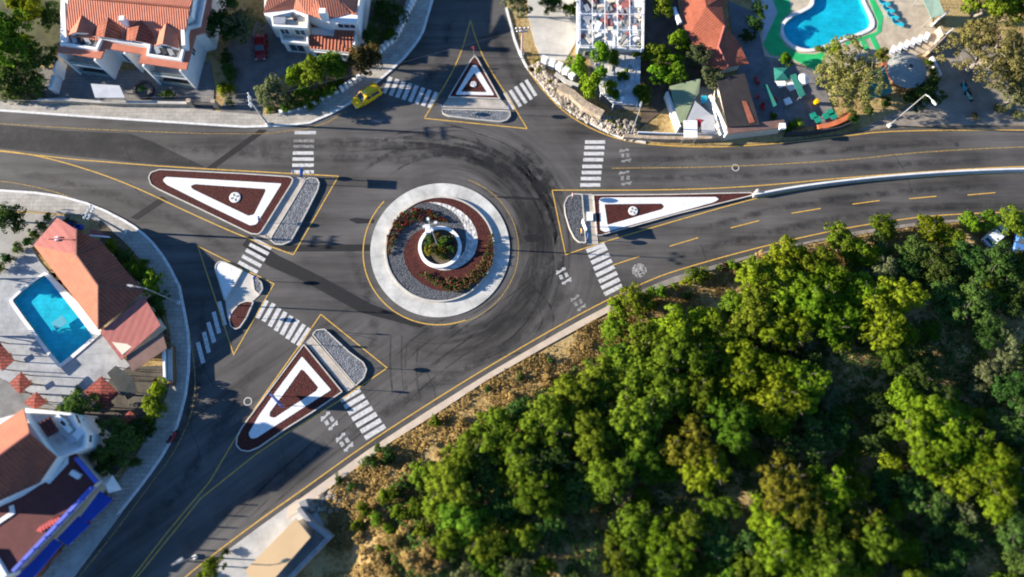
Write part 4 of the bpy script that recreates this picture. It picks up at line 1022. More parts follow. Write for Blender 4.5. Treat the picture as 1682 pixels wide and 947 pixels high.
a,b_ = pl[3],pl[2]; wall_window(v,a,b_,1.,2.5,.8,2.1,GLASS); wall_window(v,a,b_,4.,5.5,.8,2.1,GLASS)
t = wall_thing('white gateway wall with low piers at the corner of the pale courtyard',[(894,98),(912,104),(926,112),(940,124)],.45,1.2,PLAST,None,'gateway_wall','wall',5,PLAST,.8,.5)
wall_thing('long tan stone retaining wall above the rubble bank of the north-east bend',[(918,140),(940,152),(960,170),(990,186)],1.1,1.7,STONE,None,'retaining_wall')
wall_thing('lower tan stone wall stepping down behind the gateway wall',[(912,120),(930,133),(950,140)],.6,1.1,MATS['terrace'] if 'terrace' in MATS else CONC,None,'retaining_wall')
v = root_at('flat_pergola_roof','low pale flat roof with grown-over vines below the roofless building','flat roof',1015,130)
rl = L2([(978,90),(1053,87),(1050,172),(1008,170),(986,150)],2.3)
MB().prism(rl,2.1,2.3).build('roof_sheet', mat('weathered_white_sheet',(.46,.46,.455),.8,.3,.9,.2,5), v)
for p in inset(rl,.25): MB().box((*p,0),(.2,.2,2.1),0,0).build('post',CONCW,v)
for k in range(4): MB().strip([lerp2(rl[0],rl[1],(k+.5)/4),lerp2(rl[4],rl[2],(k+.5)/4)],.09,2.3,2.36).build('roof_batten',CONC,v)
for k in range(9): boxpx(v,'roof_clutter',990+k*6.5,100+(k*37)%62,2.31,(.4+.2*(k%4),.5,.12),k*.7,(METAL,PLAST,CONC,GREYR)[k%4])
# bank of rubble along the bend
mb = MB(); rr = random.Random(11)
bank_o = [(866,112),(884,131),(900,151),(917,169),(936,183),(956,195),(986,212),(1020,227),(1050,233)]
bank_i = [(880,104),(905,128),(925,146),(944,164),(965,180),(998,196),(1040,205)]
def rock(mb, x, y, z, r, rr):
    pts = []; n = 7
    top = [(x+r*rr.uniform(.45,.75)*math.cos(2*math.pi*k/n), y+r*rr.uniform(.45,.75)*math.sin(2*math.pi*k/n), z+r*rr.uniform(.5,.8)) for k in range(n)]
    mid = [(x+r*rr.uniform(.8,1.15)*math.cos(2*math.pi*k/n), y+r*rr.uniform(.8,1.15)*math.sin(2*math.pi*k/n), z+r*.1) for k in range(n)]
    bot = [(px,py,z-.3) for px,py,_ in mid]; mb.loft([bot,mid,top])
for k in range(520):
    u = rr.random(); q0 = bank_o[min(len(bank_o)-2,int(u*(len(bank_o)-1)))]; 
    i = u*(len(bank_o)-1); f = i-int(i); i = int(i); o = lerp2(bank_o[i],bank_o[min(i+1,len(bank_o)-1)],f)
    j = u*(len(bank_i)-1); g = j-int(j); j = int(j); n_ = lerp2(bank_i[j],bank_i[min(j+1,len(bank_i)-1)],g)
    w = rr.random(); q = lerp2(o,n_,w); x,y = P2(*q); rock(mb,x,y,w*.9-.05,rr.uniform(.12,.42),rr)
stuff(tag(mb.build('rubble_bank',RUBB),'bank of grey and brown rubble stones along the north-east kerb','rubble'))
wall_thing('low rough wall of stones and fence rails along the upper east road',[(1024,222),(1070,225),(1120,226),(1190,224)],.5,.9,STONE,None,'roadside_wall')
wall_thing('thin white rail above the roadside stones',[(1048,216),(1100,218),(1180,219)],.12,1.2,WMETAL,None,'rail_fence','fence')
wall_thing('white garden wall running down to the road beside the olive green tarp',[(1096,150),(1104,172),(1117,208)],.35,1.7,PLAST)
wall_thing('pale blue-white wall along the dark roofed bar',[(1167,155),(1180,182),(1196,218)],.35,2.4,PLAST)
t = root_at('shade_tarp','olive green tarp roof with ragged edge by the white garden wall','tarp',1125,165)
MB().slab(pp([(1100,141,2.4),(1151,128,2.7),(1148,152,2.5),(1136,172,2.4),(1124,202,2.2),(1117,200,2.2),(1106,168,2.3)]),.05).build('tarp_sheet',OLIVET,t)
for q in ((1101,142),(1149,130),(1118,199)): x,y=P2(*q,2.3); MB().box((x,y,0),(.08,.08,2.2),0,0).build('post',METAL,t)
t = root_at('shade_sail','off-white triangular shade sail over the grey terrace','shade sail',1150,188)
MB().slab(pp([(1142,166,3.0),(1172,191,2.4),(1127,200,2.4)]),.04).build('sail',mat('offwhite_canvas',(.46,.45,.43),.8,.12,.8),t)
for q in ((1142,166,3.0),(1171,191,2.4),(1128,200,2.4)): x,y,z=P(*q); MB().tube([(x,y,0),(x,y,z+.15)],.05,6).build('pole',METAL,t)
for k,(px,py,m_,lab) in enumerate(((1163,203,MATS['offwhite_canvas'],'white cloth canopy beside the dark roofed bar by the road'),(1134,212,PLAST,'small white kiosk roof at the roadside beneath the white sail'),(1148,202,REDC,'small red awning between the white canopies'),(1156,163,TURQ,'pale blue parasol on the grey terrace'))):
    t = root_at('terrace_canopy',lab,'canopy',px,py,0,'canopies on the grey terrace'); x,y=P2(px,py,2.2); s=(1.9,2.4) if k<2 else (.8,.9)
    MB().slab([(x-s[0]/2,y-s[1]/2,2.1),(x+s[0]/2,y-s[1]/2,2.1),(x+s[0]/2,y+s[1]/2,2.5),(x-s[0]/2,y+s[1]/2,2.5)],.06).build('cover',m_,t)
    for sx in (-1,1):
        for sy in (-1,1): MB().box((x+sx*s[0]*.45,y+sy*s[1]*.45,0),(.06,.06,2.1),0,0).build('leg',METAL,t)
v = root_at('flat_roofed_bar','low bar with a black flat roof and one sunlit brown strip','building',1205,165)
body(v,[(1178,130),(1222,122),(1247,204),(1196,207)],3.0,PLASTB,d=.15)
MB().prism(L2([(1177,128),(1223,120),(1248,205),(1195,208)],3.15),3.0,3.15).build('roof',BLACKR,v)
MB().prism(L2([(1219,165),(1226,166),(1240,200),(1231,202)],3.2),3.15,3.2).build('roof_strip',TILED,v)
v = root_at('roadside_lean_to','long narrow brown lean-to roof along the upper east road','shed roof',1243,208)
roof(v,[[(1194,207,3.0),(1288,196,3.0),(1290,208,2.6),(1196,220,2.6)]],BROWNR,t=.12)
body(v,[(1197,209),(1286,198),(1288,206),(1198,217)],2.5,PLASTB)
boxpx(v,'white_end_block',1286,206,2.5,(.8,.8,.5),0,PLAST)
v = root_at('terracotta_house','irregular terracotta tiled house between the olive trees and the pool bar','house',1170,60)
body(v,[(1112,-40),(1128,40),(1166,112),(1180,118),(1196,108),(1224,102),(1206,66),(1190,40),(1180,10),(1200,-40)],2.4,PLASTB,d=.3)
roof(v,[[(1108,-40,2.5),(1150,-40,3.6),(1160,10,3.7),(1122,34,2.5)],[(1122,34,2.5),(1160,10,3.7),(1190,42,3.5),(1131,60,2.5)],[(1131,60,2.5),(1190,42,3.5),(1180,76,3.3),(1164,114,2.5)],[(1164,114,2.5),(1180,76,3.3),(1196,109,2.8),(1180,120,2.5)],
        [(1150,-40,3.6),(1208,-20,2.9),(1186,10,3.0),(1160,10,3.7)],[(1160,10,3.7),(1186,10,3.0),(1196,40,3.2),(1190,42,3.5)],[(1190,42,3.5),(1212,66,2.55),(1230,104,2.5),(1196,109,2.8),(1180,76,3.3)]],tile('rust_tiles',(.33,.10,.055),(.23,.065,.038),.34,.3))
MB().tube(pp([(1190,42,3.55),(1180,76,3.35),(1196,109,2.85)]),.13,6).build('ridge',TILEP,v)
boxpx(v,'white_duct',1112,24,2.4,(.5,2.6,.5),.3,WMETAL)

# ------------------------------------------------------------------ pool complex, top right
def ring_pool(label, outer, wtr, zrim, zw, wm, rimm, it=2):
    o = L2(chaikin(outer,it),zrim); w = L2(chaikin(wtr,it),zrim); c = centroid(w)
    t = thing('swimming_pool',label,'swimming pool',(c[0],c[1],0))
    MB().prism(o,-.2,zrim,[w]).build('rim',rimm,t)
    wb = w if sum(w[i][0]*w[(i+1)%len(w)][1]-w[(i+1)%len(w)][0]*w[i][1] for i in range(len(w))) > 0 else w[::-1]
    mbb = MB().prism(wb,None,-.45)
    for i in range(len(wb)): p, q = wb[i], wb[(i+1)%len(wb)]; mbb.face([(p[0],p[1],-.45),(p[0],p[1],zrim-.02),(q[0],q[1],zrim-.02),(q[0],q[1],-.45)])
    mbb.build('basin',POOLT,t)
    MB().prism(wb,None,zw).build('water',wm,t); return t
wt = [(1337,-70),(1338,-2),(1336,10),(1320,19),(1298,29),(1288,40),(1287,54),(1297,69),(1316,79),(1336,80),(1380,64),(1424,48),(1430,38),(1426,24),(1414,0),(1395,-70)]
ot = [(1333,-75),(1334,-4),(1330,8),(1316,15),(1294,25),(1283,38),(1282,57),(1293,73),(1313,84),(1338,85),(1384,68),(1434,50),(1438,36),(1433,24),(1418,-4),(1399,-75)]
ring_pool('large turquoise kidney pool with a pale rim on the tan deck of the hotel',ot,wt,.17,.11,POOLW2,CONCW)
mb = MB()
mb.prism(L2([(1262,-20),(1291,-20),(1300,18),(1284,34),(1279,57),(1291,76),(1312,88),(1339,89),(1352,85),(1356,93),(1350,112),(1339,116),(1298,95),(1265,90),(1253,73),(1277,20)]),.02,.075)
mb.prism(L2([(1420,-20),(1431,-10),(1450,26),(1447,52),(1436,60),(1448,84),(1440,86),(1428,62),(1390,74),(1387,70),(1440,52),(1442,36),(1436,22)]),.02,.08)
mb.prism(L2([(1413,67),(1421,65.5),(1428,81),(1419,83)]),.02,.076)
o = mb.build('green_carpet',GREENC); tag(o,'bright green carpet laid along the rim of the kidney pool','carpet')
def lounger(px, py, rz, m, label, group):
    x,y = P2(px,py,.3); t = thing('sun_lounger',label,'sun lounger',(x,y,.05),group,rz)
    MB().box((.25,0,0),(1.3,.62,.1),0,.28).build('seat',m,t,local=True)
    MB().slab([(-.4,-.31,.38),(-.4,.31,.38),(-1.05,.31,.78),(-1.05,-.31,.78)],.09).build('backrest',m,t,local=True)
    for sx in (-.3,.75):
        for sy in (-.26,.26): MB().box((sx,sy,0),(.06,.06,.28),0,0).build('leg',METAL,t,local=True)
    return t
for k,(px,py) in enumerate(((1452,5),(1459,16),(1466,27),(1474,38))):
    lounger(px,py,math.radians(-25),TURQ,('turquoise lounger nearest the frame edge in the row beside the pool','turquoise lounger second in the row beside the pool','turquoise lounger third in the row beside the pool','turquoise lounger at the open end of the row')[k],'turquoise loungers')
for k in range(6):
    lounger(1466+k*11,83-k*4.3,math.radians(62),WMETAL,'white lounger in the slanting row above the round thatched roof','white loungers by the round roof')
x,y = P2(1491,113,2.9)
t = thing('round_pavilion','round pavilion with grey conical roof and small black vent cap','pavilion',(x,y,0))
MB().lathe([(2.75,2.55),(2.82,2.62),(1.4,3.15),(.18,3.6),(0,3.62)],(x,y,0),36).build('roof',GREYR,t)
MB().lathe([(.26,3.55),(.26,3.8),(0,3.82)],(x,y,0),14).build('vent_cap',DKMET,t)
for k in range(8):
    a = 2*math.pi*k/8; MB().tube([(x+2.4*math.cos(a),y+2.4*math.sin(a),0),(x+2.4*math.cos(a),y+2.4*math.sin(a),2.75)],.08,6).build('post',WOOD,t)
MB().lathe([(1.0,0),(1.0,1.05),(1.15,1.06),(1.15,1.12),(0,1.12)],(x,y,0),20).build('counter',WOOD,t)
t = root_at('tarp_roof','dark teal tarp roof next to the round pavilion','tarp',1446,138)
MB().slab(pp([(1428,119,2.6),(1452,107,2.8),(1467,151,2.5),(1421,166,2.3)]),.06).build('tarp_sheet',TEALD,t)
for q in ((1430,121),(1452,109),(1465,150),(1423,164)): x,y=P2(*q,2.5); MB().box((x,y,0),(.1,.1,2.4),0,0).build('post',WOOD,t)
t = root_at('brick_steps','rust red steps between the teal tarp and the round pavilion','steps',1458,117)
for k in range(4): x,y=P2(1456+k*1.5,108+k*6); MB().box((x,y,0),(1.5,.5,.5-.1*k),-.3,0).build('step',TILED,t)
t = root_at('slatted_awning','grey-green awning on poles at the edge of the hotel deck','awning',1532,18)
MB().slab(pp([(1512,-10,2.5),(1536,-16,2.8),(1552,22,2.7),(1530,30,2.3)]),.06).build('awning_sheet',mat('sage_canvas',(.19,.27,.22),.8,.15,.8),t)
for q in ((1514,-8),(1535,-12),(1550,21),(1531,28)): x,y=P2(*q,2.4); MB().box((x,y,0),(.08,.08,2.4),0,0).build('post',METAL,t)
wall_thing('white pipe rail on the retaining edge near the awning',[(1538,34),(1560,16)],.18,1.3,WMETAL,None,'pipe_rail','rail')
wall_thing('white pipe rail on the retaining edge near the olive tree',[(1543,64),(1566,46)],.18,1.3,WMETAL,None,'pipe_rail','rail')
wall_thing('dark retaining wall at the corner of the tan pool deck',[(1546,42),(1552,58),(1526,84)],.4,1.3,STONE,None,'retaining_wall')
wall_thing('pale angled kerb wall beside the clipped hedge',[(1532,92),(1546,122)],.3,.8,CONCW)
wall_thing('curved orange wall with white cap at the roadside below the brown pine',[(1344,208),(1358,206),(1376,200),(1392,192),(1404,184)],.7,1.0,ORANGE,None,'curved_wall')
wall_thing('dark fence along the upper east road below the pool bar',[(1292,218),(1330,216),(1380,208),(1400,200)],.2,1.1,DKMET,None,'roadside_fence','fence')
def parasol(px, py, r, h, m, label, n=8, group=None, square=False):
    x,y = P2(px,py,h); t = thing('parasol',label,'parasol',(x,y,0),group); k = 4 if square else n
    rr_ = r*1.41 if square else r
    mb = MB()
    for i in range(k):
        a0 = 2*math.pi*(i+.5)/k; a1 = 2*math.pi*(i+1.5)/k
        mb.face([(x,y,h+.45),(x+rr_*math.cos(a0),y+rr_*math.sin(a0),h),(x+rr_*math.cos(a1),y+rr_*math.sin(a1),h)])
        mb.face([(x+rr_*math.cos(a0),y+rr_*math.sin(a0),h),(x+rr_*math.cos(a0),y+rr_*math.sin(a0),h-.15),(x+rr_*math.cos(a1),y+rr_*math.sin(a1),h-.15),(x+rr_*math.cos(a1),y+rr_*math.sin(a1),h)])
    mb.build('canopy',m,t); MB().tube([(x,y,0),(x,y,h+.45)],.04,6).build('pole',METAL,t); MB().lathe([(.3,0),(.3,.08),(0,.1)],(x,y,0),12).build('base',CONC,t)
parasol(1320,129,.85,2.3,WMETAL,'white round parasol beside the long green bar canopy',12)
t = root_at('bar_canopy','long narrow green canopy slanting between the parasol and the bar','canopy',1310,140)
MB().slab(pp([(1298,123,2.3),(1307,120,2.4),(1323,155,2.4),(1314,160,2.3)]),.07).build('canopy_sheet',TEAL,t)
for q in ((1300,124),(1306,122),(1321,154),(1315,157)): x,y=P2(*q,2.3); MB().box((x,y,0),(.06,.06,2.25),0,0).build('post',METAL,t)
t = root_at('bar_canopy','narrow teal canopy strip over the far end of the red chairs','canopy',1267,160)
MB().slab(pp([(1254,138,2.2),(1260,138,2.3),(1276,172,2.3),(1269,176,2.2)]),.06).build('canopy_sheet',TEAL,t)
for q in ((1255,139),(1274,172)): x,y=P2(*q,2.2); MB().box((x,y,0),(.06,.06,2.15),0,0).build('post',METAL,t)
parasol(1284,121,1.0,2.2,TEAL,'square dark green parasol under the small palm',square=True)
def chair(px, py, rz, m, label, group, proto=[None]):
    x,y = P2(px,py); t = thing('terrace_chair',label,'chair',(x,y,.03),group,rz)
    MB().box((0,0,0),(.5,.5,.08),0,.42).build('seat',m,t,local=True); MB().box((-.24,0,0),(.06,.5,.5),0,.5).build('backrest',m,t,local=True)
    for sx in (-.2,.2):
        for sy in (-.2,.2): MB().box((sx,sy,0),(.05,.05,.42),0,0).build('leg',m,t,local=True)
for k,(px,py) in enumerate(((1240,132),(1243,138),(1242,161),(1249,176),(1252,180),(1272,166))):
    chair(px,py,k*1.3,REDC,'red chair on the dark terrace beside the flat roofed bar','red chairs of the bar')
def table(px, py, m, label, group, r=.45):
    x,y = P2(px,py,.7); t = thing('terrace_table',label,'table',(x,y,.03),group)
    MB().box((x,y,0),(r*2,r*2,.06),.4,.72).build('table_top',m,t); MB().tube([(x,y,.03),(x,y,.72)],.05,6).build('leg',METAL,t); MB().lathe([(.28,.03),(.28,.07),(0,.08)],(x,y,0),10).build('foot',METAL,t)
for k,(px,py) in enumerate(((1336,190),(1343,196),(1357,190),(1364,184),(1369,190))): table(px,py,mat('jade_plastic',(.012,.22,.15),.5,.1,1.),'jade green table on the terrace by the curved orange wall','jade green tables')
for k,(px,py) in enumerate(((1283,136),(1300,141),(1294,166))): table(px,py,WMETAL,('white table beside the green parasol','white table below the long green canopy','small white table near the road end of the bar')[k],'white tables of the bar',.5 if k==2 else .65)
x,y = P2(1338,170); t = thing('yellow_bin','small yellow bin under the brown-green tree','bin',(x,y,.03)); MB().lathe([(.28,0),(.34,.8),(.36,.84),(0,.9)],(x,y,.03),12).build('bin_body',TAXI,t)
# ------------------------------------------------------------------ pool villa on the left
v = root_at('pool_villa','long villa with lit-orange and shaded-brown tiled hip roof beside the rectangular pool','house',150,480)
ze, zr = 3.1, 4.9
body(v,[(58,402),(94,360),(124,378),(164,399),(236,478),(164,541)],ze-.1,PLASTB,d=.35)
roof(v,[[(55,402,ze),(94,357,ze),(124,376,3.9),(126,418,zr)]],TILEP)
roof(v,[[(55,402,ze),(126,418,zr),(162,469,zr),(162,541,ze)]],TILEO)
roof(v,[[(124,376,ze),(166,397,ze),(126,418,zr)],[(166,397,ze),(236,477,ze),(162,469,zr),(126,418,zr)],[(162,469,zr),(236,477,ze),(162,541,ze)]],TILED)  # same roof as the orange slope, shade put into browner tiles
MB().tube(pp([(126,376,zr-.9),(126,418,zr+.05),(162,469,zr+.05),(162,540,ze+.05)]),.15,6).build('ridge',mat('ridge_tiles',(.17,.08,.06),.9),v)
MB().tube(pp([(166,397,ze+.05),(126,418,zr+.05)]),.13,6).tube(pp([(236,477,ze+.05),(162,469,zr+.05)]),.13,6).build('hip_ridge',MATS['ridge_tiles'],v)
boxpx(v,'roof_vent',92,391,3.6,(.5,.5,.6),.4,WMETAL)
MB().tube(pp([(70,391,3.7),(92,391,4.4),(120,393,4.6)]),.09,6).build('roof_pipe',TILEP,v)
a,b_ = L2([(164,541),(58,402)],ze); L_ = (Vector(b_)-Vector(a)).length
for k in range(4): wall_window(v,*[tuple(p) for p in inset([P2(58,402,ze),P2(94,360,ze),P2(124,378,ze),P2(164,399,ze),P2(236,478,ze),P2(164,541,ze)],.35)][5::-5] if False else (inset([P2(58,402,ze),P2(94,360,ze),P2(124,378,ze),P2(164,399,ze),P2(236,478,ze),P2(164,541,ze)],.35)[0],inset([P2(58,402,ze),P2(94,360,ze),P2(124,378,ze),P2(164,399,ze),P2(236,478,ze),P2(164,541,ze)],.35)[5]),1.5+k*3.2,3.6+k*3.2,.1,2.3,GLASS,out=1)
v = root_at('pool_annexe','flat pink sheet-roofed annexe joined to the brown tiled villa','building',215,535)
body(v,[(166,546),(234,488),(262,534),(200,588)],2.7,PLASTB,d=.3)
MB().slab(pp([(164,545,2.75),(236,486,3.0),(264,534,2.9),(199,591,2.6)]),.12).build('roof',TILEP,v)
t = root_at('veranda_roof','narrow brown ribbed veranda roof beyond the pink annexe','veranda roof',240,580)
MB().slab(pp([(207,585,2.4),(267,546,2.4),(274,572,2.2),(217,610,2.2)]),.08).build('roof_sheet',BROWNR,t)
for q in ((209,586),(265,548),(272,571),(218,607)): x,y=P2(*q,2.2); MB().box((x,y,0),(.1,.1,2.2),0,0).build('post',WOOD,t)
q = [(21,490),(70,452),(76,453),(151,549),(150,555),(101,596),(96,596),(22,497)]
o = [(15,490),(70,446),(80,448),(172,541),(156,557),(102,603),(93,602),(15,499)]
ring_pool('rectangular pale blue pool beside the orange roofed villa',o,q,.17,.11,POOLW,CONCW,1)
x,y = P2(99,530); t = thing('pool_mat','grey-green rectangular float near the deep end of the rectangular pool','float',(x,y,.1))
MB().box((x,y,0),(1.7,1.3,.05),math.radians(-142),.115).build('float_pad',mat('blue_green_pad',(.03,.27,.36),.5,.1),t)
for k,(pts,lab) in enumerate((([(-6,556),(23,591),(3,609),(-26,578)],'red tiled garden canopy at the frame edge by the pool deck'),([(34,610),(51,629),(32,647),(14,629)],'middle red tiled canopy in the row of three by the pool deck'),([(59,643),(76,659),(57,673),(38,661)],'red tiled canopy nearest the white terrace house'),([(166,617),(195,646),(169,671),(136,643)],'largest red tiled canopy standing alone beside the dark green tree'),([(214,673),(225,686),(197,713),(184,699)],'half shaded red tiled canopy near the pavement hedge'))):
    c = centroid(L2(pts,2.3)); t = thing('tiled_canopy',lab,'canopy',(c[0],c[1],0),'red tiled garden canopies')
    l = L2(pts,2.3); mid = (c[0],c[1],2.45); mbc = MB()
    for i in range(4): mbc.slab([(*l[i],2.25),(*l[(i+1)%4],2.25),mid],.08+.002*i)
    mbc.build('tile_roof',paving('red_tiles',(.34,.058,.035),(.10,.028,.02),.42,.07) if 'red_tiles' not in MATS else MATS['red_tiles'],t)
    for p in inset(l,.2): MB().box((*p,0),(.12,.12,2.25),0,0).build('post',WOOD,t)
    MB().box((c[0],c[1],0),(1.1,.7,.06),.6,.72).build('table_top',WOOD,t)
t = root_at('dark_awning','charcoal pitched tarp beside the lone red canopy','awning',195,625)
MB().slab(pp([(190,600,2.3),(218,620,2.1),(226,645,1.9),(200,650,2.1),(176,612,2.3)]),.05).build('awning_sheet',mat('charcoal_tarp',(.05,.052,.045),.85,.3,.7),t)
for qq in ((191,602),(217,621),(224,644),(201,648),(178,613)): x,y=P2(*qq,2.0); MB().box((x,y,0),(.08,.08,1.95),0,0).build('post',WOOD,t)
wall_thing('tall white gate frame wall at the pavement below the pink annexe',[(268,572),(270,624)],.3,1.7,PLAST,None,'gate_wall','wall')
wall_thing('brown timber gate panel between the white frame and pavement',[(279,570),(280,628)],.5,1.3,WOOD,CONC,'gate_panel','gate',2,WOOD)
for k,(px,py,m_,lab) in enumerate(((116,370,BLUEC,'blue crate by the tip of the pink roof'),(133,374,BLUEC,'second blue crate near the villa street corner'),(122,367,DKMET,'dark bin among the blue crates at the villa corner'))):
    x,y = P2(px,py); t = thing('crate',lab,'crate',(x,y,.13),'bins at the villa corner')
    MB().prism([(x-.4,y-.3),(x+.4,y-.3),(x+.4,y+.3),(x-.4,y+.3)],.13,.7,[[(x-.34,y-.24),(x+.34,y-.24),(x+.34,y+.24),(x-.34,y+.24)]]).build('crate_side',m_,t); MB().box((x,y,0),(.68,.48,.04),0,.3).build('crate_base',m_,t)
t = root_at('street_banner','small pink and white awning at the street corner of the villa','awning',158,386)
MB().slab(pp([(147,375,2.2),(160,378,2.2),(178,389,2.0),(148,386,2.0)]),.05).build('awning_sheet',TILEP,t)
MB().strip(L2([(147,386),(180,389)],2.0),.18,1.9,2.05).build('valance',WMETAL,t)
for qq in ((148,377),(176,388)): x,y=P2(*qq,2); MB().box((x,y,0),(.08,.08,2.),0,0).build('post',METAL,t)

# ------------------------------------------------------------------ blue and white house, bottom left
v = root_at('house','white house with lit-orange and shaded-brown roof, blue trim and a broad maroon lower roof','house',70,780)
body(v,[(-60,700),(39,672),(92,750),(64,792),(-60,850)],7.0,PLAST,d=.3)
roof(v,[[(-60,735,7.6),(39,671,8.0),(48,711,9.5),(-60,790,9.5)]],TILEO)
roof(v,[[(-60,790,9.5),(48,711,9.5),(93,750,7.3),(64,793,7.2),(-10,826,7.2),(-60,850,7.2)]],TILED)  # slope turned from the sun, its shade put into the tile colour
MB().tube(pp([(48,711,9.55),(-60,790,9.55)]),.14,6).build('ridge',TILEP,v)
B = body(v,[(41,672),(115,680),(124,700),(140,712),(138,734),(120,742),(95,752),(49,712)],5.7,PLAST)
parapet(v,[(41,672),(115,680),(124,700),(140,712),(138,734),(120,742)],5.7,PLAST,.3,.6)
MB().prism(inset(B,.4),5.6,5.76).build('terrace_floor',CONCW,v)
MB().slab(pp([(62,694,6.7),(82,684,6.7),(96,708,6.4),(78,718,6.4)]),.12).build('stair_roof',TILEM,v)
for k,(px,py,s_,m_) in enumerate(((100,690,(1.7,.5,.7),PLAST),(107,700,(1.7,.5,.7),PLAST),(128,712,(1.0,1.6,.5),PLAST),(97,722,(.8,.8,.6),METAL),(118,722,(.8,.8,.6),METAL),(88,704,(.5,.5,.5),METAL))): boxpx(v,'terrace_box',px,py,5.72,s_,-.7,m_)
a,b_ = B[3],B[1]; wall_window(v,B[2],B[1],.4,1.8,4.2,5.6,GLASS,out=-1); wall_window(v,B[4],B[3],.5,1.5,4.2,5.6,GLASS,out=-1)
body(v,[(-60,850),(-10,828),(64,793),(95,752),(122,743),(159,791),(22,938),(-60,960)],4.3,PLASTB,d=.2)
MB().prism(L2([(-60,852),(-10,830),(64,795),(96,754),(122,741),(160,790),(23,939),(-60,962)],4.45),4.3,4.45).build('lower_roof',TILEM,v)
mb = MB().strip(L2([(123,752),(157,792)],5.0),.35,4.4,5.0); mb.strip(L2([(150,800),(20,938)],5.0),.4,4.4,5.0); mb.build('blue_trim',BLUET,v)
for l in ([(108,745),(108,760),(80,790),(72,786)],[(60,795),(34,812),(-10,832)],[(18,830),(20,842),(-10,862)]): MB().strip(L2(l,4.6),.5,4.4,4.6).build('roof_kerb',PLAST,v)
for k in range(7): boxpx(v,'blue_railing_post',148-k*19,802+k*20,4.4,(.12,.12,1.3),.7,BLUET)
boxpx(v,'roof_box',122,779,4.45,(1.2,.6,.6),-.5,PLAST)
MB().strip(L2([(-20,905),(6,948)],5.0),.8,-.1,5.0).build('end_wall',PLAST,v)
mb = MB(); 
for k in range(7):
    x,y = P2(64+k*5,869-k*3,4.7); mb.slab([(x-.4,y-.2,4.6),(x+.4,y-.35,4.65),(x+.1,y+.45,4.62)],.05)
mb.build('sunlit_red_patch',REDC,v)  # sunlit patch of the maroon roof, put in as red pieces
for pts,lab in (([(130,853),(165,806),(184,820),(147,856)],'blue shop awning at the upper end beside the white tent'),([(95,884),(130,847),(147,861),(110,896)],'blue shop awning in the middle of the frontage'),([(24,952),(90,884),(101,893),(42,962)],'narrow blue shop awning at the frame bottom')):
    c = centroid(L2(pts,2.4)); t = thing('shop_awning',lab,'awning',(c[0],c[1],0),'blue shop awnings')
    MB().slab([(*p,z) for p,z in zip(L2(pts,2.5),(2.7,2.7,2.4,2.4))],.06).build('awning_sheet',BLUEC,t)
    for p in inset(L2(pts,2.4),.12): MB().box((*p,0),(.08,.08,2.42),0,0).build('post',METAL,t)
    l = L2(pts,2.4); MB().strip([l[2],l[3]],.06,2.12,2.4).build('valance',BLUET,t)
t = root_at('market_tent','white peaked tent beside the blue awning on the pavement','tent',180,795)
l = L2([(163,788),(184,780),(199,804),(177,810)],2.3); c = centroid(l); mbc = MB()
for i in range(4): mbc.slab([(*l[i],2.2),(*l[(i+1)%4],2.2),(c[0],c[1],3.0)],.05+.002*i)
mbc.build('tent_roof',PLAST,t)
for p in inset(l,.1): MB().box((*p,0),(.07,.07,2.2),0,.1).build('post',METAL,t)
for k,(px,py,m_,lab) in enumerate(((187,821,REDC,'red display stand at the corner of the upper blue awning'),(151,859,REDC,'low red goods rack under the gap of the blue awnings'),(62,937,TURQ,'pale blue goods table near the frame bottom'),(133,877,TAXI,'small yellow display box beside the middle awning'))):
    x,y = P2(px,py); t = thing('display_stand',lab,'display stand',(x,y,.13),'shop goods on the pavement')
    MB().box((x,y,0),(.75,.55,.06),.7,.85).build('tray',m_,t)
    for sx in (-.28,.28):
        for sy in (-.18,.18): MB().box((x+sx,y+sy,0),(.05,.05,.73),0,.13).build('leg',METAL,t)
wall_thing('low brown bench wall along the shop pavement',[(95,905),(75,925),(58,945)],.4,.7,TILED,None,'bench_wall')

# ------------------------------------------------------------------ shed at the bottom
v = root_at('flat_shed','small building with a cream sheet roof inside grey yard walls','shed',460,900)
body(v,[(404,935),(486,853),(509,882),(425,975)],2.8,PLASTB,d=.15)
MB().slab(pp([(403,936,2.9),(486,851,2.95),(510,882,2.9),(426,978,2.85)]),.14).build('roof',CREAM,v)
wl_ = inset(L2([(404,935),(486,853),(509,882),(425,975)],2.8),.15); wall_window(v,wl_[3],wl_[2],2.,3.2,.9,2.0,GLASS); wall_window(v,wl_[3],wl_[2],4.5,5.7,.9,2.0,GLASS)
wall_thing('grey yard wall wrapping behind the cream roofed shed',[(490,834),(508,858),(540,882),(462,962)],.5,1.9,mat('grey_block_wall',(.27,.27,.27),.9,.25,1.),None,'yard_wall')
wall_thing('short grey wall stub by the pale verge path above the shed',[(496,822),(502,838)],.9,1.1,MATS['grey_block_wall'],None,'yard_wall')
mb = MB(); rr = random.Random(8)
for k in range(90):
    x,y = P2(rr.uniform(500,562),rr.uniform(795,840)); 
    if float(np.interp(x,EX,EY))-.3 > y: rock(mb,x,y,hill(x,y),rr.uniform(.15,.5),rr)
stuff(tag(mb.build('rubble_heap',RUBB),'heap of loose rubble beside the grey yard wall','rubble'))

# ------------------------------------------------------------------ median barrier
l = L2(chaikin([(1238,319),(1300,307),(1400,294),(1500,285),(1600,279),(1700,276),(1990,274)],2,False),.75)
t = thing('median_barrier','long pale concrete barrier curving along the east road between the carriageways','barrier',(l[0][0],l[0][1],0))
MB().strip(l,.55,-.02,.28).build('barrier_foot',CONC,t); MB().strip(l,.26,.26,.85).build('barrier_wall',CONCW,t)

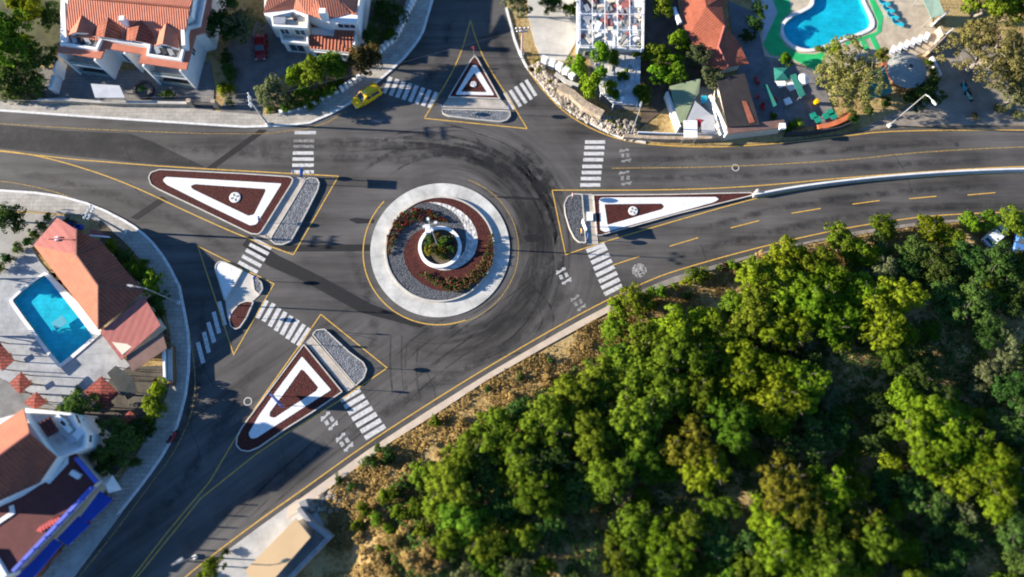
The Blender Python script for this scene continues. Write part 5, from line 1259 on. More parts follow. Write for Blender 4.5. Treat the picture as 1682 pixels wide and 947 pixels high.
# ------------------------------------------------------------------ vehicles
def rr_section(x, hw, z0, z1, r=.12, tuck=.0):
    return [(x,-hw+r,z0),(x,-hw,z0+r),(x,-hw+tuck,z1-r),(x,-hw+tuck+r,z1),(x,hw-tuck-r,z1),(x,hw-tuck,z1-r),(x,hw,z0+r),(x,hw-r,z0)]
def car(label, px, py, fx, fy, L, paintm, van=False, roofbar=False):
    a = Vector(P2(px,py)); f = Vector(P2(fx,fy)); rz = math.atan2(f.y-a.y, f.x-a.x); W = .88
    t = thing('parked_car' if not van else 'taxi_van',label,'taxi' if van else 'car',(a.x,a.y,0),None,rz); h = L/2
    hz = 1.02 if van else .92
    MB().loft([rr_section(-h,W*.82,.38,hz-.1,.1),rr_section(-h+.12,W*.95,.28,hz,.12),rr_section(-h*.5,W,.22,hz,.12),rr_section(h*.35,W,.22,hz,.12),rr_section(h*.72,W*.96,.24,hz-.1,.14),rr_section(h*.93,W*.84,.28,hz-.24,.14),rr_section(h,W*.66,.36,hz-.36,.1)]).build('body',paintm,t,local=True,smooth=False)
    zr = 1.78 if van else 1.44; xr0 = -h*.93 if van else -h*.62; xr1 = h*.16 if van else h*.08; xf = h*.50 if van else h*.42; xb = -h*.97 if van else -h*.9
    cab = MB().loft([[(xb,-W*.86,hz-.02),(xb,W*.86,hz-.02),(xr0,W*.76,zr-.05),(xr0,-W*.76,zr-.05)],[(xr0+.1,-W*.92,hz-.02),(xr0+.1,W*.92,hz-.02),(xr0+.2,W*.78,zr),(xr0+.2,-W*.78,zr)],[(xr1,-W*.93,hz-.02),(xr1,W*.93,hz-.02),(xr1-.1,W*.78,zr),(xr1-.1,-W*.78,zr)],[(xf,-W*.86,hz-.03),(xf,W*.86,hz-.03),(xr1,W*.74,zr-.04),(xr1,-W*.74,zr-.04)]]).build('cabin',paintm,t,local=True)
    def lerp3(p,q,u): return tuple(p[i]+(q[i]-p[i])*u for i in range(3))
    def panel(a0,b0,c0,d0,nm,m,off):
        o = Vector(off); q = [tuple(Vector(p)+o) for p in (a0,b0,c0,d0)]; q2=[tuple(Vector(p)-o*.5) for p in (a0,b0,c0,d0)]
        MB().loft([q2,q]).build(nm,m,t,local=True)
    panel((xf-.04,-W*.76,hz+.03),(xf-.04,W*.76,hz+.03),(xr1+.05,W*.67,zr-.08),(xr1+.05,-W*.67,zr-.08),'windscreen',GLASS,(.018,0,.018))
    panel((xb+.02,W*.74,hz+.05),(xb+.02,-W*.74,hz+.05),(xr0-.01,-W*.66,zr-.14),(xr0-.01,W*.66,zr-.14),'rear_window',GLASS,(-.02,0,.01))
    for s in (-1,1):
        for (u0,u1) in ((xr0+.25,-h*.22),(-h*.19,xr1-.12)):
            panel((u0,s*W*.905,hz+.06),(u1,s*W*.905,hz+.06),(u1-.06,s*W*.80,zr-.13),(u0+.08,s*W*.80,zr-.13),'side_window',GLASS,(0,s*.02,.008))
        MB().box((xf-.08,s*(W+.1),0),(.14,.2,.14),0,hz).build('mirror',DKMET,t,local=True)
        MB().box((h*.955,s*W*.62,0),(.14,.34,.13),-s*.35,hz-.42).build('headlight',LAMPW,t,local=True)
        MB().box((-h+.03,s*W*.72,0),(.1,.18,.3),0,hz-.36).build('tail_light',LAMPL,t,local=True)
        for x_ in (h*.6,-h*.6):
            w = MB(); prof=[(.18,-.1),(.31,-.1),(.33,-.05),(.33,.05),(.31,.1),(.18,.1)]
            for i in range(len(prof)-1):
                for k in range(16):
                    a0,a1=2*math.pi*k/16,2*math.pi*(k+1)/16; (r0,y0),(r1,y1)=prof[i],prof[i+1]
                    w.face([(x_+r0*math.cos(a0),s*(W-.1)+y0,.33+r0*math.sin(a0)),(x_+r0*math.cos(a1),s*(W-.1)+y0,.33+r0*math.sin(a1)),(x_+r1*math.cos(a1),s*(W-.1)+y1,.33+r1*math.sin(a1)),(x_+r1*math.cos(a0),s*(W-.1)+y1,.33+r1*math.sin(a0))])
            wo = w.build('wheel',RUBBER,t,local=True)
            MB().tube([(x_,s*(W-.18),.33),(x_,s*(W-.02),.33)],.19,14).build('rim',METAL,wo,local=True)
    MB().box((h*.99,0,0),(.08,1.0,.16),0,.34).build('bumper',DKMET,t,local=True)
    if van:
        MB().box((xr1-.35,0,0),(.26,.55,.14),0,zr-.005).build('roof_sign',mat('pale_yellow_plastic',(.75,.66,.25),.4,.03),t,local=True)
        for s in (-1,1): MB().box(((xr0+xr1)/2,s*W*.68,0),(1.9,.05,.05),0,zr+.02).build('roof_rail',DKMET,t,local=True)
    return t
car('bright yellow taxi van turning at the kerb beside the north zebra crossing',603.5,162,583,174.5,4.45,TAXI,True)
car('dark red car parked in the shaded driveway of the white stepped house',431,80,430,99,4.2,CARRED)
car('white car half hidden under trees on the lot at the far east road',1631,388,1640,380,4.1,CARWHITE)
car('blue car parked under trees at the picture edge of the east lot',1672,395,1668,415,4.2,CARBLUE)
def scooter(label, px, py, ang, m):
    x,y = P2(px,py); t = thing('motor_scooter',label,'scooter',(x,y,.02),'parked scooters',ang)
    for sx in (-.6,.6):
        w = MB()
        for k in range(14):
            a0,a1=2*math.pi*k/14,2*math.pi*(k+1)/14
            for (r0,y0,r1,y1) in ((.16,-.06,.27,-.06),(.27,-.06,.27,.06),(.27,.06,.16,.06)):
                w.face([(sx+r0*math.cos(a0),y0,.27+r0*math.sin(a0)),(sx+r0*math.cos(a1),y0,.27+r0*math.sin(a1)),(sx+r1*math.cos(a1),y1,.27+r1*math.sin(a1)),(sx+r1*math.cos(a0),y1,.27+r1*math.sin(a0))])
        w.build('wheel',RUBBER,t,local=True)
    MB().loft([rr_section(-.75,.12,.5,.72,.04),rr_section(-.3,.19,.3,.78,.06),rr_section(.05,.17,.22,.36,.05),rr_section(.35,.2,.22,.5,.06),rr_section(.55,.16,.35,.92,.05)]).build('body',m,t,local=True)
    MB().box((-.32,0,0),(.75,.3,.1),0,.78).build('seat',RUBBER,t,local=True)
    MB().tube([(.5,-.36,.98),(.52,0,1.02),(.5,.36,.98)],.03,6).build('handlebar',DKMET,t,local=True)
    MB().box((-.8,0,0),(.32,.36,.28),0,.8).build('top_box',DKMET,t,local=True)
scooter('red and white scooter leaning at the western pavement kerb in the shade',287,716,math.radians(65),REDC)
scooter('turquoise scooter parked on the dusty lot below the spreading tree',1582,146,math.radians(-70),TURQ)
scooter('pale green scooter behind the turquoise one on the dusty lot',1589,160,math.radians(-60),mat('pale_green_paint',(.25,.45,.36),.4,.05))

# ------------------------------------------------------------------ poles, lamps, cables
def utility_pole(label, px, py, h, arm_rz, m=None, arms=2):
    x,y = P2(px,py); t = thing('utility_pole',label,'utility pole',(x,y,0),'utility poles'); m = m or CONC
    MB().tube([(x,y,-.2),(x,y,h)],.17,8,.10).build('pole',m,t)
    for k in range(arms):
        z = h-.25-.7*k; c,s = math.cos(arm_rz),math.sin(arm_rz)
        arm = MB().box((x,y,0),(2.0-.3*k,.14,.14),arm_rz,z).build('crossarm',m,t)
        for u in (-.85+.12*k,-.3,.3,.85-.12*k): MB().lathe([(.09,0),(.11,.1),(.06,.2),(0,.22)],(x+u*c,y+u*s,z+.14),8).build('insulator',WMETAL,arm)
    MB().lathe([(.38,-.1),(.34,.3),(.2,.36)],(x,y,0),10).build('footing',CONCW,t); return (x,y,h)
p1 = utility_pole('pale utility pole at the corner by the hedge, carrying white wires',441,205,7.6,math.radians(100))
p2 = utility_pole('red and white topped utility pole on the west bend by the villa',205,381,8.6,math.radians(70),METAL)
p3 = utility_pole('pale utility pole with pink crossarm at the north-east kerb',857,88,6.4,math.radians(2),TILEP if False else mat('pink_steel',(.50,.34,.32),.7,.1))
def cable(a, b, label, sag=.5, r=.022, group='overhead wires'):
    a, b = Vector(a), Vector(b); pts = []
    for k in range(17):
        u = k/16; p = a.lerp(b,u); p.z -= sag*4*u*(1-u); pts.append(p)
    o = MB().tube(pts,r,5).build('overhead_cable',mat('cable_sheath',(.12,.12,.12),.6,.1)); tag(o,label,'cable',group)
for k in range(3):
    d = Vector((math.cos(math.radians(100)),math.sin(math.radians(100)),0))*(-.8+.8*k)
    cable(Vector((p1[0],p1[1],7.5))+d, Vector(P(-160,158+k*5,7.4)), 'thin overhead wire running west from the corner pole above the villa wall',.35,.018)
cable((p1[0],p1[1],7.2),(p3[0],p3[1],6.2),'overhead wire crossing the north road between two poles',.5,.012)
cable((p2[0],p2[1],8.3),P(-200,330,8.2),'overhead wire running west from the red and white pole',.5,.015)
def lamp(label, px, py, h, ang, reach=1.6, gname='street lamps', m=METAL, two=False, hm=None):
    x,y = P2(px,py); t = thing('street_lamp',label,'street lamp',(x,y,0),gname)
    MB().tube([(x,y,0),(x,y,h)],.10,8,.06).build('pole',m,t); MB().box((x,y,0),(.5,.5,.3),ang,0).build('base',CONCW,t)
    for sg in ((1,-1) if two else (1,)):
        c,s = math.cos(ang)*sg,math.sin(ang)*sg
        MB().tube([(x,y,h-.15),(x+c*reach*.4,y+s*reach*.4,h+.15),(x+c*reach,y+s*reach,h+.2)],.045,6).build('arm',m,t)
        hd = MB().loft([[(x+c*u-s*w,y+s*u+c*w,h+.14),(x+c*u+s*w,y+s*u-c*w,h+.14),(x+c*u+s*w*.6,y+s*u-c*w*.6,h+.28),(x+c*u-s*w*.6,y+s*u+c*w*.6,h+.28)] for u,w in ((reach-.1,.08),(reach+.25,.17),(reach+.7,.1))]).build('lamp_head',hm or METAL,t)
lamp('tall white lamp pole leaning into view beside the upper east road',1460,206,9.0,math.radians(-60),1.2,hm=WMETAL)
lamp('street lamp on the western bend behind the pavement garden',294,497,8.6,math.radians(170),1.5)
lamp('slim lamp at the bottom verge near the cream roofed shed',321,914,6.0,math.radians(30),.8)
lamp('leaning pale lamp pole among the stones at the north-east corner',1036,220,6.2,math.radians(75),1.0)
x,y = P2(1240,317); t = thing('bollard','squat post at the pointed tip of the east island','bollard',(x,y,0))
MB().lathe([(.2,0),(.2,.9),(.24,.95),(.24,1.1),(0,1.15)],(x,y,0),12).build('post',CONC,t); MB().lathe([(.205,.6),(.205,.8)],(x,y,0),12).build('band',REDC,t)
SIGNBLUE = mat('sign_blue',(.03,.12,.45),.45,.03); SIGNW = mat('sign_white',(.75,.75,.75),.4,.03)
def sign(label, px, py, h, face, shape='disc', m=SIGNBLUE, r=.34, w=1.3, hh=1.2):
    x,y = P2(px,py); t = thing('traffic_sign',label,'traffic sign',(x,y,0),'traffic signs on the islands')
    d = Vector((math.cos(face),math.sin(face))); s_ = Vector((-d.y,d.x))
    if shape == 'panel':
        for k in (-1,1): q = Vector((x,y))+s_*(w*.36*k); MB().tube([(q.x,q.y,0),(q.x,q.y,h)],.045,6).build('pole',METAL,t)
        c = Vector((x,y))+d*.09; MB().box((c.x,c.y,0),(.06,w,hh),face,h-hh).build('panel',m,t)
        b = c-d*.036; MB().box((c.x+d.x*.035,c.y+d.y*.035,0),(.012,w*.9,hh*.9),face,h-hh*.95).build('panel_border',SIGNW,t)
        MB().box((c.x+d.x*.044,c.y+d.y*.044,0),(.012,w*.86,hh*.86),face,h-hh*.93).build('panel_face',m,t)
        return
    MB().tube([(x,y,0),(x,y,h)],.04,6).build('pole',METAL,t)
    n = 20 if shape == 'disc' else 3; mb = MB(); mb2 = MB()
    for mbx, rr_, o0, o1 in ((mb,r,.04,.065),(mb2,r*.72,.066,.072)):
        ring = []
        for o in (o0,o1):
            pts = []
            for k in range(n):
                a = 2*math.pi*k/n+math.pi/2; q = Vector((x,y))+d*o+s_*(rr_*math.cos(a)); pts.append((q.x,q.y,h-r+rr_*math.sin(a)))
            ring.append(pts)
        mbx.loft(ring)
    mb.build('plate',m,t); mb2.build('plate_face',SIGNW if m is REDC else SIGNBLUE if False else (SIGNW if shape!='disc' else m),t)
sign('blue round keep-side sign by the walkway of the west island',489,290,2.3,math.radians(180))
sign('large blue direction panel at the top end of the west island grey bed',507,297,3.7,math.radians(178),'panel')
sign('red rimmed triangular sign at the top end of the west island grey bed',518,293,2.7,math.radians(190),'tri',REDC)
sign('red triangular sign at the bottom end of the west island grey bed',448,395,2.9,math.radians(200),'tri',REDC)
sign('small blue round sign on the middle of the west island walkway',434,366,2.3,math.radians(180))
sign('round blue sign near the grey bed of the smallest island',428,461,2.4,math.radians(140))
sign('round blue sign beside the red teardrop bed',390,521,2.4,math.radians(200))
sign('red triangular sign at the top of the south island grey bed',520,544,2.9,math.radians(60),'tri',REDC)
sign('blue round sign beside the south island walkway',508,566,2.3,math.radians(60))
sign('round blue sign at the lower end of the south island walkway',577,639,2.3,math.radians(240))
sign('round sign near the rounded corner of the south island grey bed',598,603,2.6,math.radians(20),'disc',REDC)
sign('blue and white direction panel standing across the white triangle of the south island',463,658,2.6,math.radians(225),'panel',SIGNBLUE,w=2.4,hh=1.5)
sign('red and white round sign at the top of the east island grey bed',939,327,2.2,math.radians(180),'disc',REDC,.38)
sign('pink-white direction panel at the lower end of the east island grey bed',958,378,2.9,math.radians(200),'panel',SIGNW,w=1.6,hh=1.5)
sign('yellowish round sign at the foot of the east island direction panel',953,386,2.4,math.radians(185),'disc',TAXI)
sign('blue round sign beside the lower zebra by the east island',963,394,2.5,math.radians(185))
sign('round red sign at the tip of the north island',779,93,2.6,math.radians(90),'disc',REDC,.4)
sign('blue round sign at the west end of the north island grey strip',728,186,2.3,math.radians(200))
sign('blue round sign at the east end of the north island grey strip',836,188,2.5,math.radians(190))
x,y = P2(968,357); t = thing('utility_cabinet','white utility cabinet standing on the walkway of the east island','cabinet',(x,y,.05))
MB().box((x,y,0),(.75,1.15,.5),0,.05).build('cabinet_body',WMETAL,t); MB().box((x,y,0),(.85,1.25,.06),0,.55).build('lid',PLAST,t); MB().box((x+.39,y,0),(.03,.9,.35),0,.12).build('door',CONCW,t)
x,y = P2(108,150); 

# ================================================================== PLANTS
G = 'trees of the dense wood'
forest = [
 ('mid',1385,404,38),('bright',1415,425,26),('mid',1448,376,28),('dark',1440,410,30),('bright',1532,376,30),('mid',1562,398,26),('bright',1594,366,22),('mid',1622,362,20),('mid',1660,362,28),('dark',1500,420,30),('dark',1590,432,30),
 ('dark',1480,445,28),('dark',1545,440,32),('dark',1640,440,34),('dark',1660,490,30),('dark',1600,500,34),('dark',1555,490,30),('dark',1620,545,30),('mid',1675,430,18),
 ('bright',1280,440,36),('mid',1322,438,36),('bright',1250,468,36),('bright',1352,468,40),('olive',1452,448,24),('olive',1425,455,18),('bright',1300,490,38),('bright',1402,482,36),('bright',1468,494,32),('bright',1450,530,34),('bright',1478,548,22),
 ('bright',1350,520,40),('mid',1380,555,30),('mid',1235,525,40),('bright',1280,540,34),('mid',1185,560,36),('mid',1210,500,28),('mid',1135,590,38),('bright',1160,530,32),('mid',1085,600,38),('bright',1110,545,34),('mid',1060,560,32),('mid',1035,618,36),('mid',988,622,34),('mid',1012,580,22),
 ('mid',940,648,36),('dark',985,665,36),('mid',900,690,38),('dark',855,690,32),('mid',815,715,36),('mid',768,742,34),('mid',742,788,36),('dark',800,780,38),('mid',858,762,40),('dark',915,742,40),('mid',975,720,38),('mid',1040,690,40),('mid',1090,655,38),
 ('mid',1150,645,38),('bright',1212,618,40),('bright',1272,610,38),('bright',1310,645,38),('bright',1262,668,42),('mid',1200,690,40),('yellow',1135,735,38),('bright',1155,765,36),('mid',1065,755,38),('mid',995,780,36),('dark',940,800,34),('mid',890,815,36),('dark',830,830,34),('mid',770,850,36),('mid',740,885,30),('mid',800,885,30),('mid',720,830,26),
 ('mid',1040,865,38),('mid',1015,910,34),('bright',1085,890,40),('mid',1130,865,34),('mid',1180,835,32),('mid',1110,935,36),('dark',1190,895,38),('mid',1040,950,30),
 ('yellow',1278,795,40),('yellow',1310,830,38),('bright',1255,850,38),('bright',1355,800,36),('bright',1395,800,30),('mid',1335,870,38),('yellow',1395,850,34),('bright',1290,905,42),('mid',1235,930,34),('mid',1355,925,38),('mid',1440,885,36),('mid',1415,925,30),('bright',1480,905,28),
 ('bright',1480,650,26),('bright',1500,690,34),('bright',1545,705,38),('bright',1530,745,34),('bright',1592,740,38),('bright',1575,785,36),('bright',1625,780,36),('bright',1630,825,28),('bright',1650,800,22),
 ('olive',1580,598,24),('olive',1612,612,24),('olive',1598,640,18),('olive',1648,590,18),('bright',1605,925,30),
 ('dark',1530,840,32),('dark',1570,870,34),('dark',1500,800,28),('dark',1660,700,32),('dark',1655,745,22),('dark',1668,870,34),('dark',1620,880,28),('dark',1330,725,32),('dark',1375,700,30),('dark',1500,610,28),('dark',1530,640,24),('dark',1420,660,26),('dark',1660,640,30),('dark',1440,800,26),('dark',1680,930,34),
 ('dark',1545,930,34),('mid',860,880,26),('dark',905,860,28),('mid',700,775,22),('mid',1700,780,32),('mid',1710,500,34),('mid',1180,960,34),('mid',1300,965,34),('mid',1500,970,34),('mid',1650,965,34),
]
NMK = {'mid':'mid green rounded tree','bright':'bright yellow-green leafy tree','dark':'dark green low tree in shade','yellow':'yellow-tinged leafy tree','olive':'pale olive grey-green tree'}  # dark kind: crowns lying in shade, the shade put into their leaf colour
def zone(px, py):
    if py < 500 and px > 1400: return 'below the far east road beside the parked cars'
    if py < 560: return 'near the tan verge of the lower east lanes'
    if px < 880 and py > 640: return 'on the western flank above the dry grass slope'
    if px < 1110 and py < 720: return 'on the front rank facing the roundabout'
    if px > 1440 and py < 690: return 'around the sunlit earth clearing'
    if px > 1440: return 'below the sunlit earth clearing'
    if py > 830: return 'along the lower frame edge of the wood'
    return 'in the middle of the wood'
for kd, px, py, r in forest:
    edge_ = px > 1370 and py < 412
    if edge_: r *= .82
    mx0, my0 = P2(px,py,2.5)
    if min(math.hypot(mx0-a_,my0-b_) for a_,b_,_h,_r in MOUNDS) < 2.6: continue
    if min(math.hypot(mx0-a_,my0-b_) for a_,b_,_h,_r in MOUNDS) < 5.0: r *= .8
    zn = zone(px,py); zs = {'dark':.72,'olive':.8}.get(kd, rt.uniform(.78,1.02))*(.75 if edge_ else 1)
    plant(kd, px, py, r*1.26, NMK[kd]+' '+zn, kd+' trees '+zn, zs=zs)
cen = [(*P2(px,py,3),r) for _,px,py,r in forest]; rf = random.Random(77); nf = 0
for _ in range(4000):
    px, py = rf.uniform(640,1700), rf.uniform(420,960); x0, y0 = P2(px,py,2)
    e_ = float(np.interp(x0,EX,EY))-y0
    if e_ < 10 or (px < 760 and py > 860): continue
    if min(math.hypot(x0-a_,y0-b_) for a_,b_,_h,_r in MOUNDS) < 4.2: continue
    if min(math.hypot(x0-a_,y0-b_) for a_,b_,_r in cen) < 2.3: continue
    cen.append((x0,y0,20)); nf += 1; kd = rf.choice(['mid','mid','dark','bright','olive']); zn = zone(px,py)
    plant(kd, px, py, rf.uniform(17,27), 'small '+NMK[kd]+' '+zn, 'small '+kd+' trees '+zn, zs=.8)
    if nf > 70: break
ind = [
 ('mid',16,70,44,'large dark leafy tree at the corner left of the long villa'),('dark',62,98,28,'dark green tree touching the villa side wall'),('bright',52,16,26,'bright green tree in the top corner garden'),('dark',85,30,22,'dark tree between the top corner garden and the villa gable'),('dark',20,128,28,'low dark tree behind the corner bushes'),('bright',44,66,13,'small bright green tree within the dark corner grove'),('dark',60,140,20,'dark round tree beside the green corner gate'),
 ('dark',368,40,34,'big grey-green tree between the two white houses'),('olive',405,42,26,'grey olive tree leaning over the red car'),
 ('olive',444,156,24,'pale olive tree at the driveway corner by the utility pole'),('rust',600,96,28,'russet leaved tree beside the stepped white wall'),('mid',522,122,24,'full bright hedge tree below the white stepped house'),('mid',550,112,21,'green hedge tree next to the russet tree'),('bright',484,124,18,'small bright tree in the hedge garden'),('mid',502,156,17,'low green tree over the broken white wall'),('dark',476,165,15,'dark tree in the hedge garden near the road'),
 ('dark',635,24,26,'dark tree behind the stepped white wall by the north road'),('dark',612,58,18,'dark shrubby tree in the narrow side garden'),('mid',640,58,12,'small green tree at the middle of the stepped white wall'),
 ('olive',850,6,26,'pale grey-green tree at the top of the north-east kerb'),('dark',905,8,18,'dark tree over the top of the pale courtyard'),
 ('lime',938,18,13,'thin lime green tree against the roofless building'),('lime',951,110,17,'lime green tree at the left of the rough white floor'),('lime',988,92,15,'lime green bush below the roofless building edge'),('lime',1008,100,11,'small lime tuft on the rough white floor'),('lime',970,148,17,'lime green tree overhanging the stone bank'),('lime',984,128,12,'narrow lime green bush on the rough white floor'),('lime',1000,146,11,'sprawling lime vine on the white floor'),('lime',1022,128,9,'small lime vine at the right side of the white floor'),('lime',1011,160,8,'tiny lime vine at the floor lower edge'),
 ('lime',1048,84,17,'lime green tree at the corner of the roofless building'),('mid',1054,156,18,'round green tree above the leaning lamp pole'),('mid',1088,10,20,'dark round tree at the top beside the terracotta house'),
 ('mid',1080,92,22,'flat green tree at the left of the soil garden'),('lime',1112,66,18,'lime green tree close to the terracotta wall'),('lime',1082,120,19,'lime green tree in the middle of the soil garden'),('lime',1110,116,22,'largest lime green tree in the soil garden'),('olive',1146,92,20,'grey-green tree against the terracotta roof edge'),('olive',1166,132,18,'grey-green tree at the corner of the black roof'),('lime',1132,72,12,'small lime tree at the terracotta house wall'),
 ('pine',1386,130,54,'large spreading brown-green tree shading the pool bar'),('pine',1622,88,58,'huge sunlit spreading olive-green tree over the dusty lot'),('pine',1665,118,40,'second spreading tree crown at the right of the dusty lot'),('mid',1625,6,38,'dark green tree above the slope at the top right'),('mid',1672,12,30,'green tree in the top right corner'),('dark',1520,150,24,'dark dense tree under the tall lamp head'),('dark',1500,165,18,'dark tree between the lamp pole and round pavilion'),('olive',1662,160,24,'grey shaded tree at the kerb of the dusty lot'),
 ('dark',1240,40,15,'dark hedge tree between terracotta house and pale paving'),('dark',1226,60,12,'small dark tree at the end of the hedge'),('dark',1245,15,12,'dark tree at the top end of the hedge'),('lime',1288,98,12,'small feathery palm-like tree by the green carpet'),('lime',1370,80,13,'small lime tree at the pool rim'),('yellow',1446,92,12,'yellow-green tree at the end of the green carpet stem'),
 ('dark',18,356,26,'dark tree by the lane at the picture edge above the villa'),('mid',184,404,13,'bright small tree at the brown roof edge by the pavement'),('dark',204,422,17,'dark shrub tree between brown roof and pavement'),('mid',226,444,19,'green tree in the pavement garden by the brown roof'),('mid',250,466,20,'leafy tree at the bend of the pavement garden'),('dark',262,492,16,'dark tree by the western street lamp'),
 ('dark',132,672,30,'dark green tree beside the largest red canopy'),('lime',262,640,16,'sunlit lime tree at the pavement beside the gate'),('mid',258,668,20,'green tree below the sunlit lime one'),('dark',198,728,34,'broad dark tree in the shaded garden behind the pavement'),('dark',232,708,22,'dark tree beside the half shaded red canopy'),('dark',175,760,22,'dark tree behind the white terrace house'),
 ('mid',-62,448,26,'broad leafy tree just outside the frame beyond the pool deck'),('bright',-66,545,24,'bright tree just outside the frame behind the red canopies'),
 ('mid',1042,494,28,'light airy tree over the tan verge by the east zebra'),('lime',1015,510,20,'sparse lime tree leaning over the verge path'),('mid',1008,540,22,'sparse green tree at the corner of the verge slope'),('mid',350,934,20,'green tree at the bottom verge by the shed'),('olive',845,930,22,'pale grey tree at the frame bottom below the clearing'),('olive',1010,735,24,'grey-green tree amid the dark western wood'),('olive',900,700,16,'small grey tree in the western wood'),
]
for kd, px, py, r, lab in ind:
    fl = px < 1000 and py < 960 and not (px > 640 and py > 600)
    plant(kd, px, py, r*1.2, lab, None, zs=(2.1 if kd=='lime' and 960<px<1030 and 85<py<170 else 1.35 if px in (522,550) else .75 if px in (502,476) else .8 if kd in('dark','pine') else .95))
shr = [('dark',25,150,20),('olive',40,158,16),('olive',12,158,14),('bright',372,150,15),('dark',374,112,16),('dark',380,128,14),('dark',372,92,14),('dark',273,155,13),('bright',366,142,10),('dark',378,170,10),('mid',445,178,10),('mid',540,150,14),('mid',470,176,12),('dark',526,152,13),('mid',510,176,8),('mid',532,154,12),('bright',518,164,10),('mid',546,142,12),('dark',502,170,10),('mid',560,134,10),('mid',488,174,9),
 ('dark',856,618,9),('dark',905,592,7),('mid',716,693,13),('dark',608,755,16),('dark',640,748,16),('dark',622,738,10),('dark',556,786,10),('mid',600,838,16),('mid',634,812,20),('dark',660,800,14),('mid',590,862,14),('mid',655,838,18),('dark',690,800,12),('mid',640,870,12),('mid',620,850,16),('mid',680,835,16),('mid',690,870,14),('dark',575,800,9),('mid',790,682,9),('dark',800,640,7),('dry',760,690,10),('dry',600,905,14),('dry',625,920,16),('dry',650,890,13),('dry',672,915,16),('dry',640,935,12),('dry',700,905,14),('dry',590,880,12),('dry',690,930,13),('dry',720,925,12),('mid',625,900,9),('dry',600,935,12),('dry',665,870,12),('dry',700,730,10),('dry',670,770,12),('dry',720,745,9),('dry',840,650,9),('dry',960,570,10),('dry',900,620,10),
 ('mid',1145,456,21),('bright',1128,462,12),('mid',1085,480,13),('bright',1205,436,11),('mid',1235,428,10),('mid',1070,478,11),('bright',1160,450,12),('dark',1180,440,9),('rust',1190,436,8),('dry',1100,476,10),('mid',1108,470,9),('dry',1250,420,9),('dark',1278,412,9),('mid',1222,440,12),('dark',1130,485,10),('rust',1060,535,10),('rust',1075,500,9),
 ('lime',1270,192,9),('mid',1308,202,12),('lime',1292,214,9),('mid',1345,80,9),('bright',1526,104,8),('bright',1531,118,9),('bright',1536,132,9),('dark',1530,140,12),('dark',1400,190,12),('dark',1425,180,12),('lime',1404,196,8),('dark',1455,168,12),('mid',1300,206,9),
 ('dark',30,410,12),('dark',44,398,12),('dark',56,384,12),('dark',14,424,12),('mid',0,440,12),('dark',68,370,11),('dark',112,362,8),('dark',78,358,9),
 ('dark',242,500,10),('dark',262,515,12),('mid',238,430,9),('rust',258,628,9),('mid',246,690,13),('dark',160,700,12),('dark',110,655,9),('dark',128,640,8),('mid',62,932,8),('dark',220,760,12),
 ('yellow',886,114,8),('yellow',905,134,9),('yellow',916,146,8),('mid',884,102,8),('rust',872,114,6),('yellow',1004,200,8),('yellow',1020,208,7),('mid',960,138,9),
 ('olive',370,905,9),('olive',1640,180,12),('olive',1672,190,12),('olive',1600,190,8),('mid',330,946,10)]
for kd, px, py, r in shr:
    zn = ('on the dry slope below the verge path' if (px>540 and py>430) else 'in the villa street garden' if px<400 and py<200 else 'in the hedge garden by the taxi' if px<560 and py<200 else 'around the pool villa and shops' if px<400 else 'on the stone bank and gardens of the north-east bend' if px<1100 else 'between the pool bar and the dusty lot')
    nmx = {'dark':'dark green rounded bush','mid':'fresh green bush','bright':'bright green bush','olive':'grey-green bush','dry':'dry straw-coloured bush','lime':'lime green bush','yellow':'yellow-green bush','rust':'russet bush'}[kd]
    plant(kd, px, py, r, nmx+' '+zn, nmx+' '+zn, 'shrub', zs=rt.uniform(.8,1.1))
# roundabout flowers
def flower_proto(fm, seed):
    rg = random.Random(seed); t = thing('flower_bush','flower','flower bush')
    cs = [(rg.gauss(0,.14),rg.gauss(0,.14),rg.uniform(.15,.42)) for _ in range(7)]
    o = bpy.data.objects.new('foliage',leaves_mesh('foliage',cs,[.15]*7,16,.07,LF['dark' if seed%3 else 'rust'],seed)); COL.objects.link(o); o.parent=t
    cs2 = [(rg.gauss(0,.17),rg.gauss(0,.17),rg.uniform(.38,.55)) for _ in range(5)]
    o = bpy.data.objects.new('blossom',leaves_mesh('blossom',cs2,[.05]*5,6,.06,fm,seed+1)); COL.objects.link(o); o.parent=t
    HOLD.append(t); return t
fr_p = [flower_proto(FLRED,201),flower_proto(FLRED,204),flower_proto(FLPINK,206)]; fp_p = [flower_proto(FLPINK,211),flower_proto(FLPINK,214),flower_proto(FLPINK,215)]
rr = random.Random(21)
def inpoly(x, y, poly):
    c = False; j = len(poly)-1
    for i in range(len(poly)):
        if (poly[i][1] > y) != (poly[j][1] > y) and x < (poly[j][0]-poly[i][0])*(y-poly[i][1])/(poly[j][1]-poly[i][1])+poly[i][0]: c = not c
        j = i
    return c
def flowerbed(poly, protos, label, group, n, z=.33, sc_=(.62,1.05)):
    xs=[p[0] for p in poly]; ys=[p[1] for p in poly]; pts=[]; tries=0
    while len(pts)<n and tries<6000:
        tries+=1; x=rr.uniform(min(xs),max(xs)); y=rr.uniform(min(ys),max(ys))
        if inpoly(x,y,poly) and all((x-a)**2+(y-b)**2 > .12 for a,b in pts): pts.append((x,y))
    for x,y in pts: dup(rr.choice(protos),(x,y,z),rr.uniform(0,6.28),label,group,rr.uniform(*sc_))
bed1 = Z([(150,480),(138,405),(172,310),(228,240),(308,205),(400,210),(480,250),(545,292),(500,292),(430,272),(330,282),(255,322),(205,382),(172,470),(160,505)],.5)
bed2 = Z([(818,380),(835,450),(825,540),(790,620),(720,690),(640,730),(560,738),(470,705),(400,665),(348,622),(385,628),(450,660),(550,665),(650,650),(720,590),(770,500),(800,430)],.5)
flowerbed(bed1,fr_p,'low red-flowering bush in the crescent bed left of the white planter','red flower bushes of the roundabout',105)
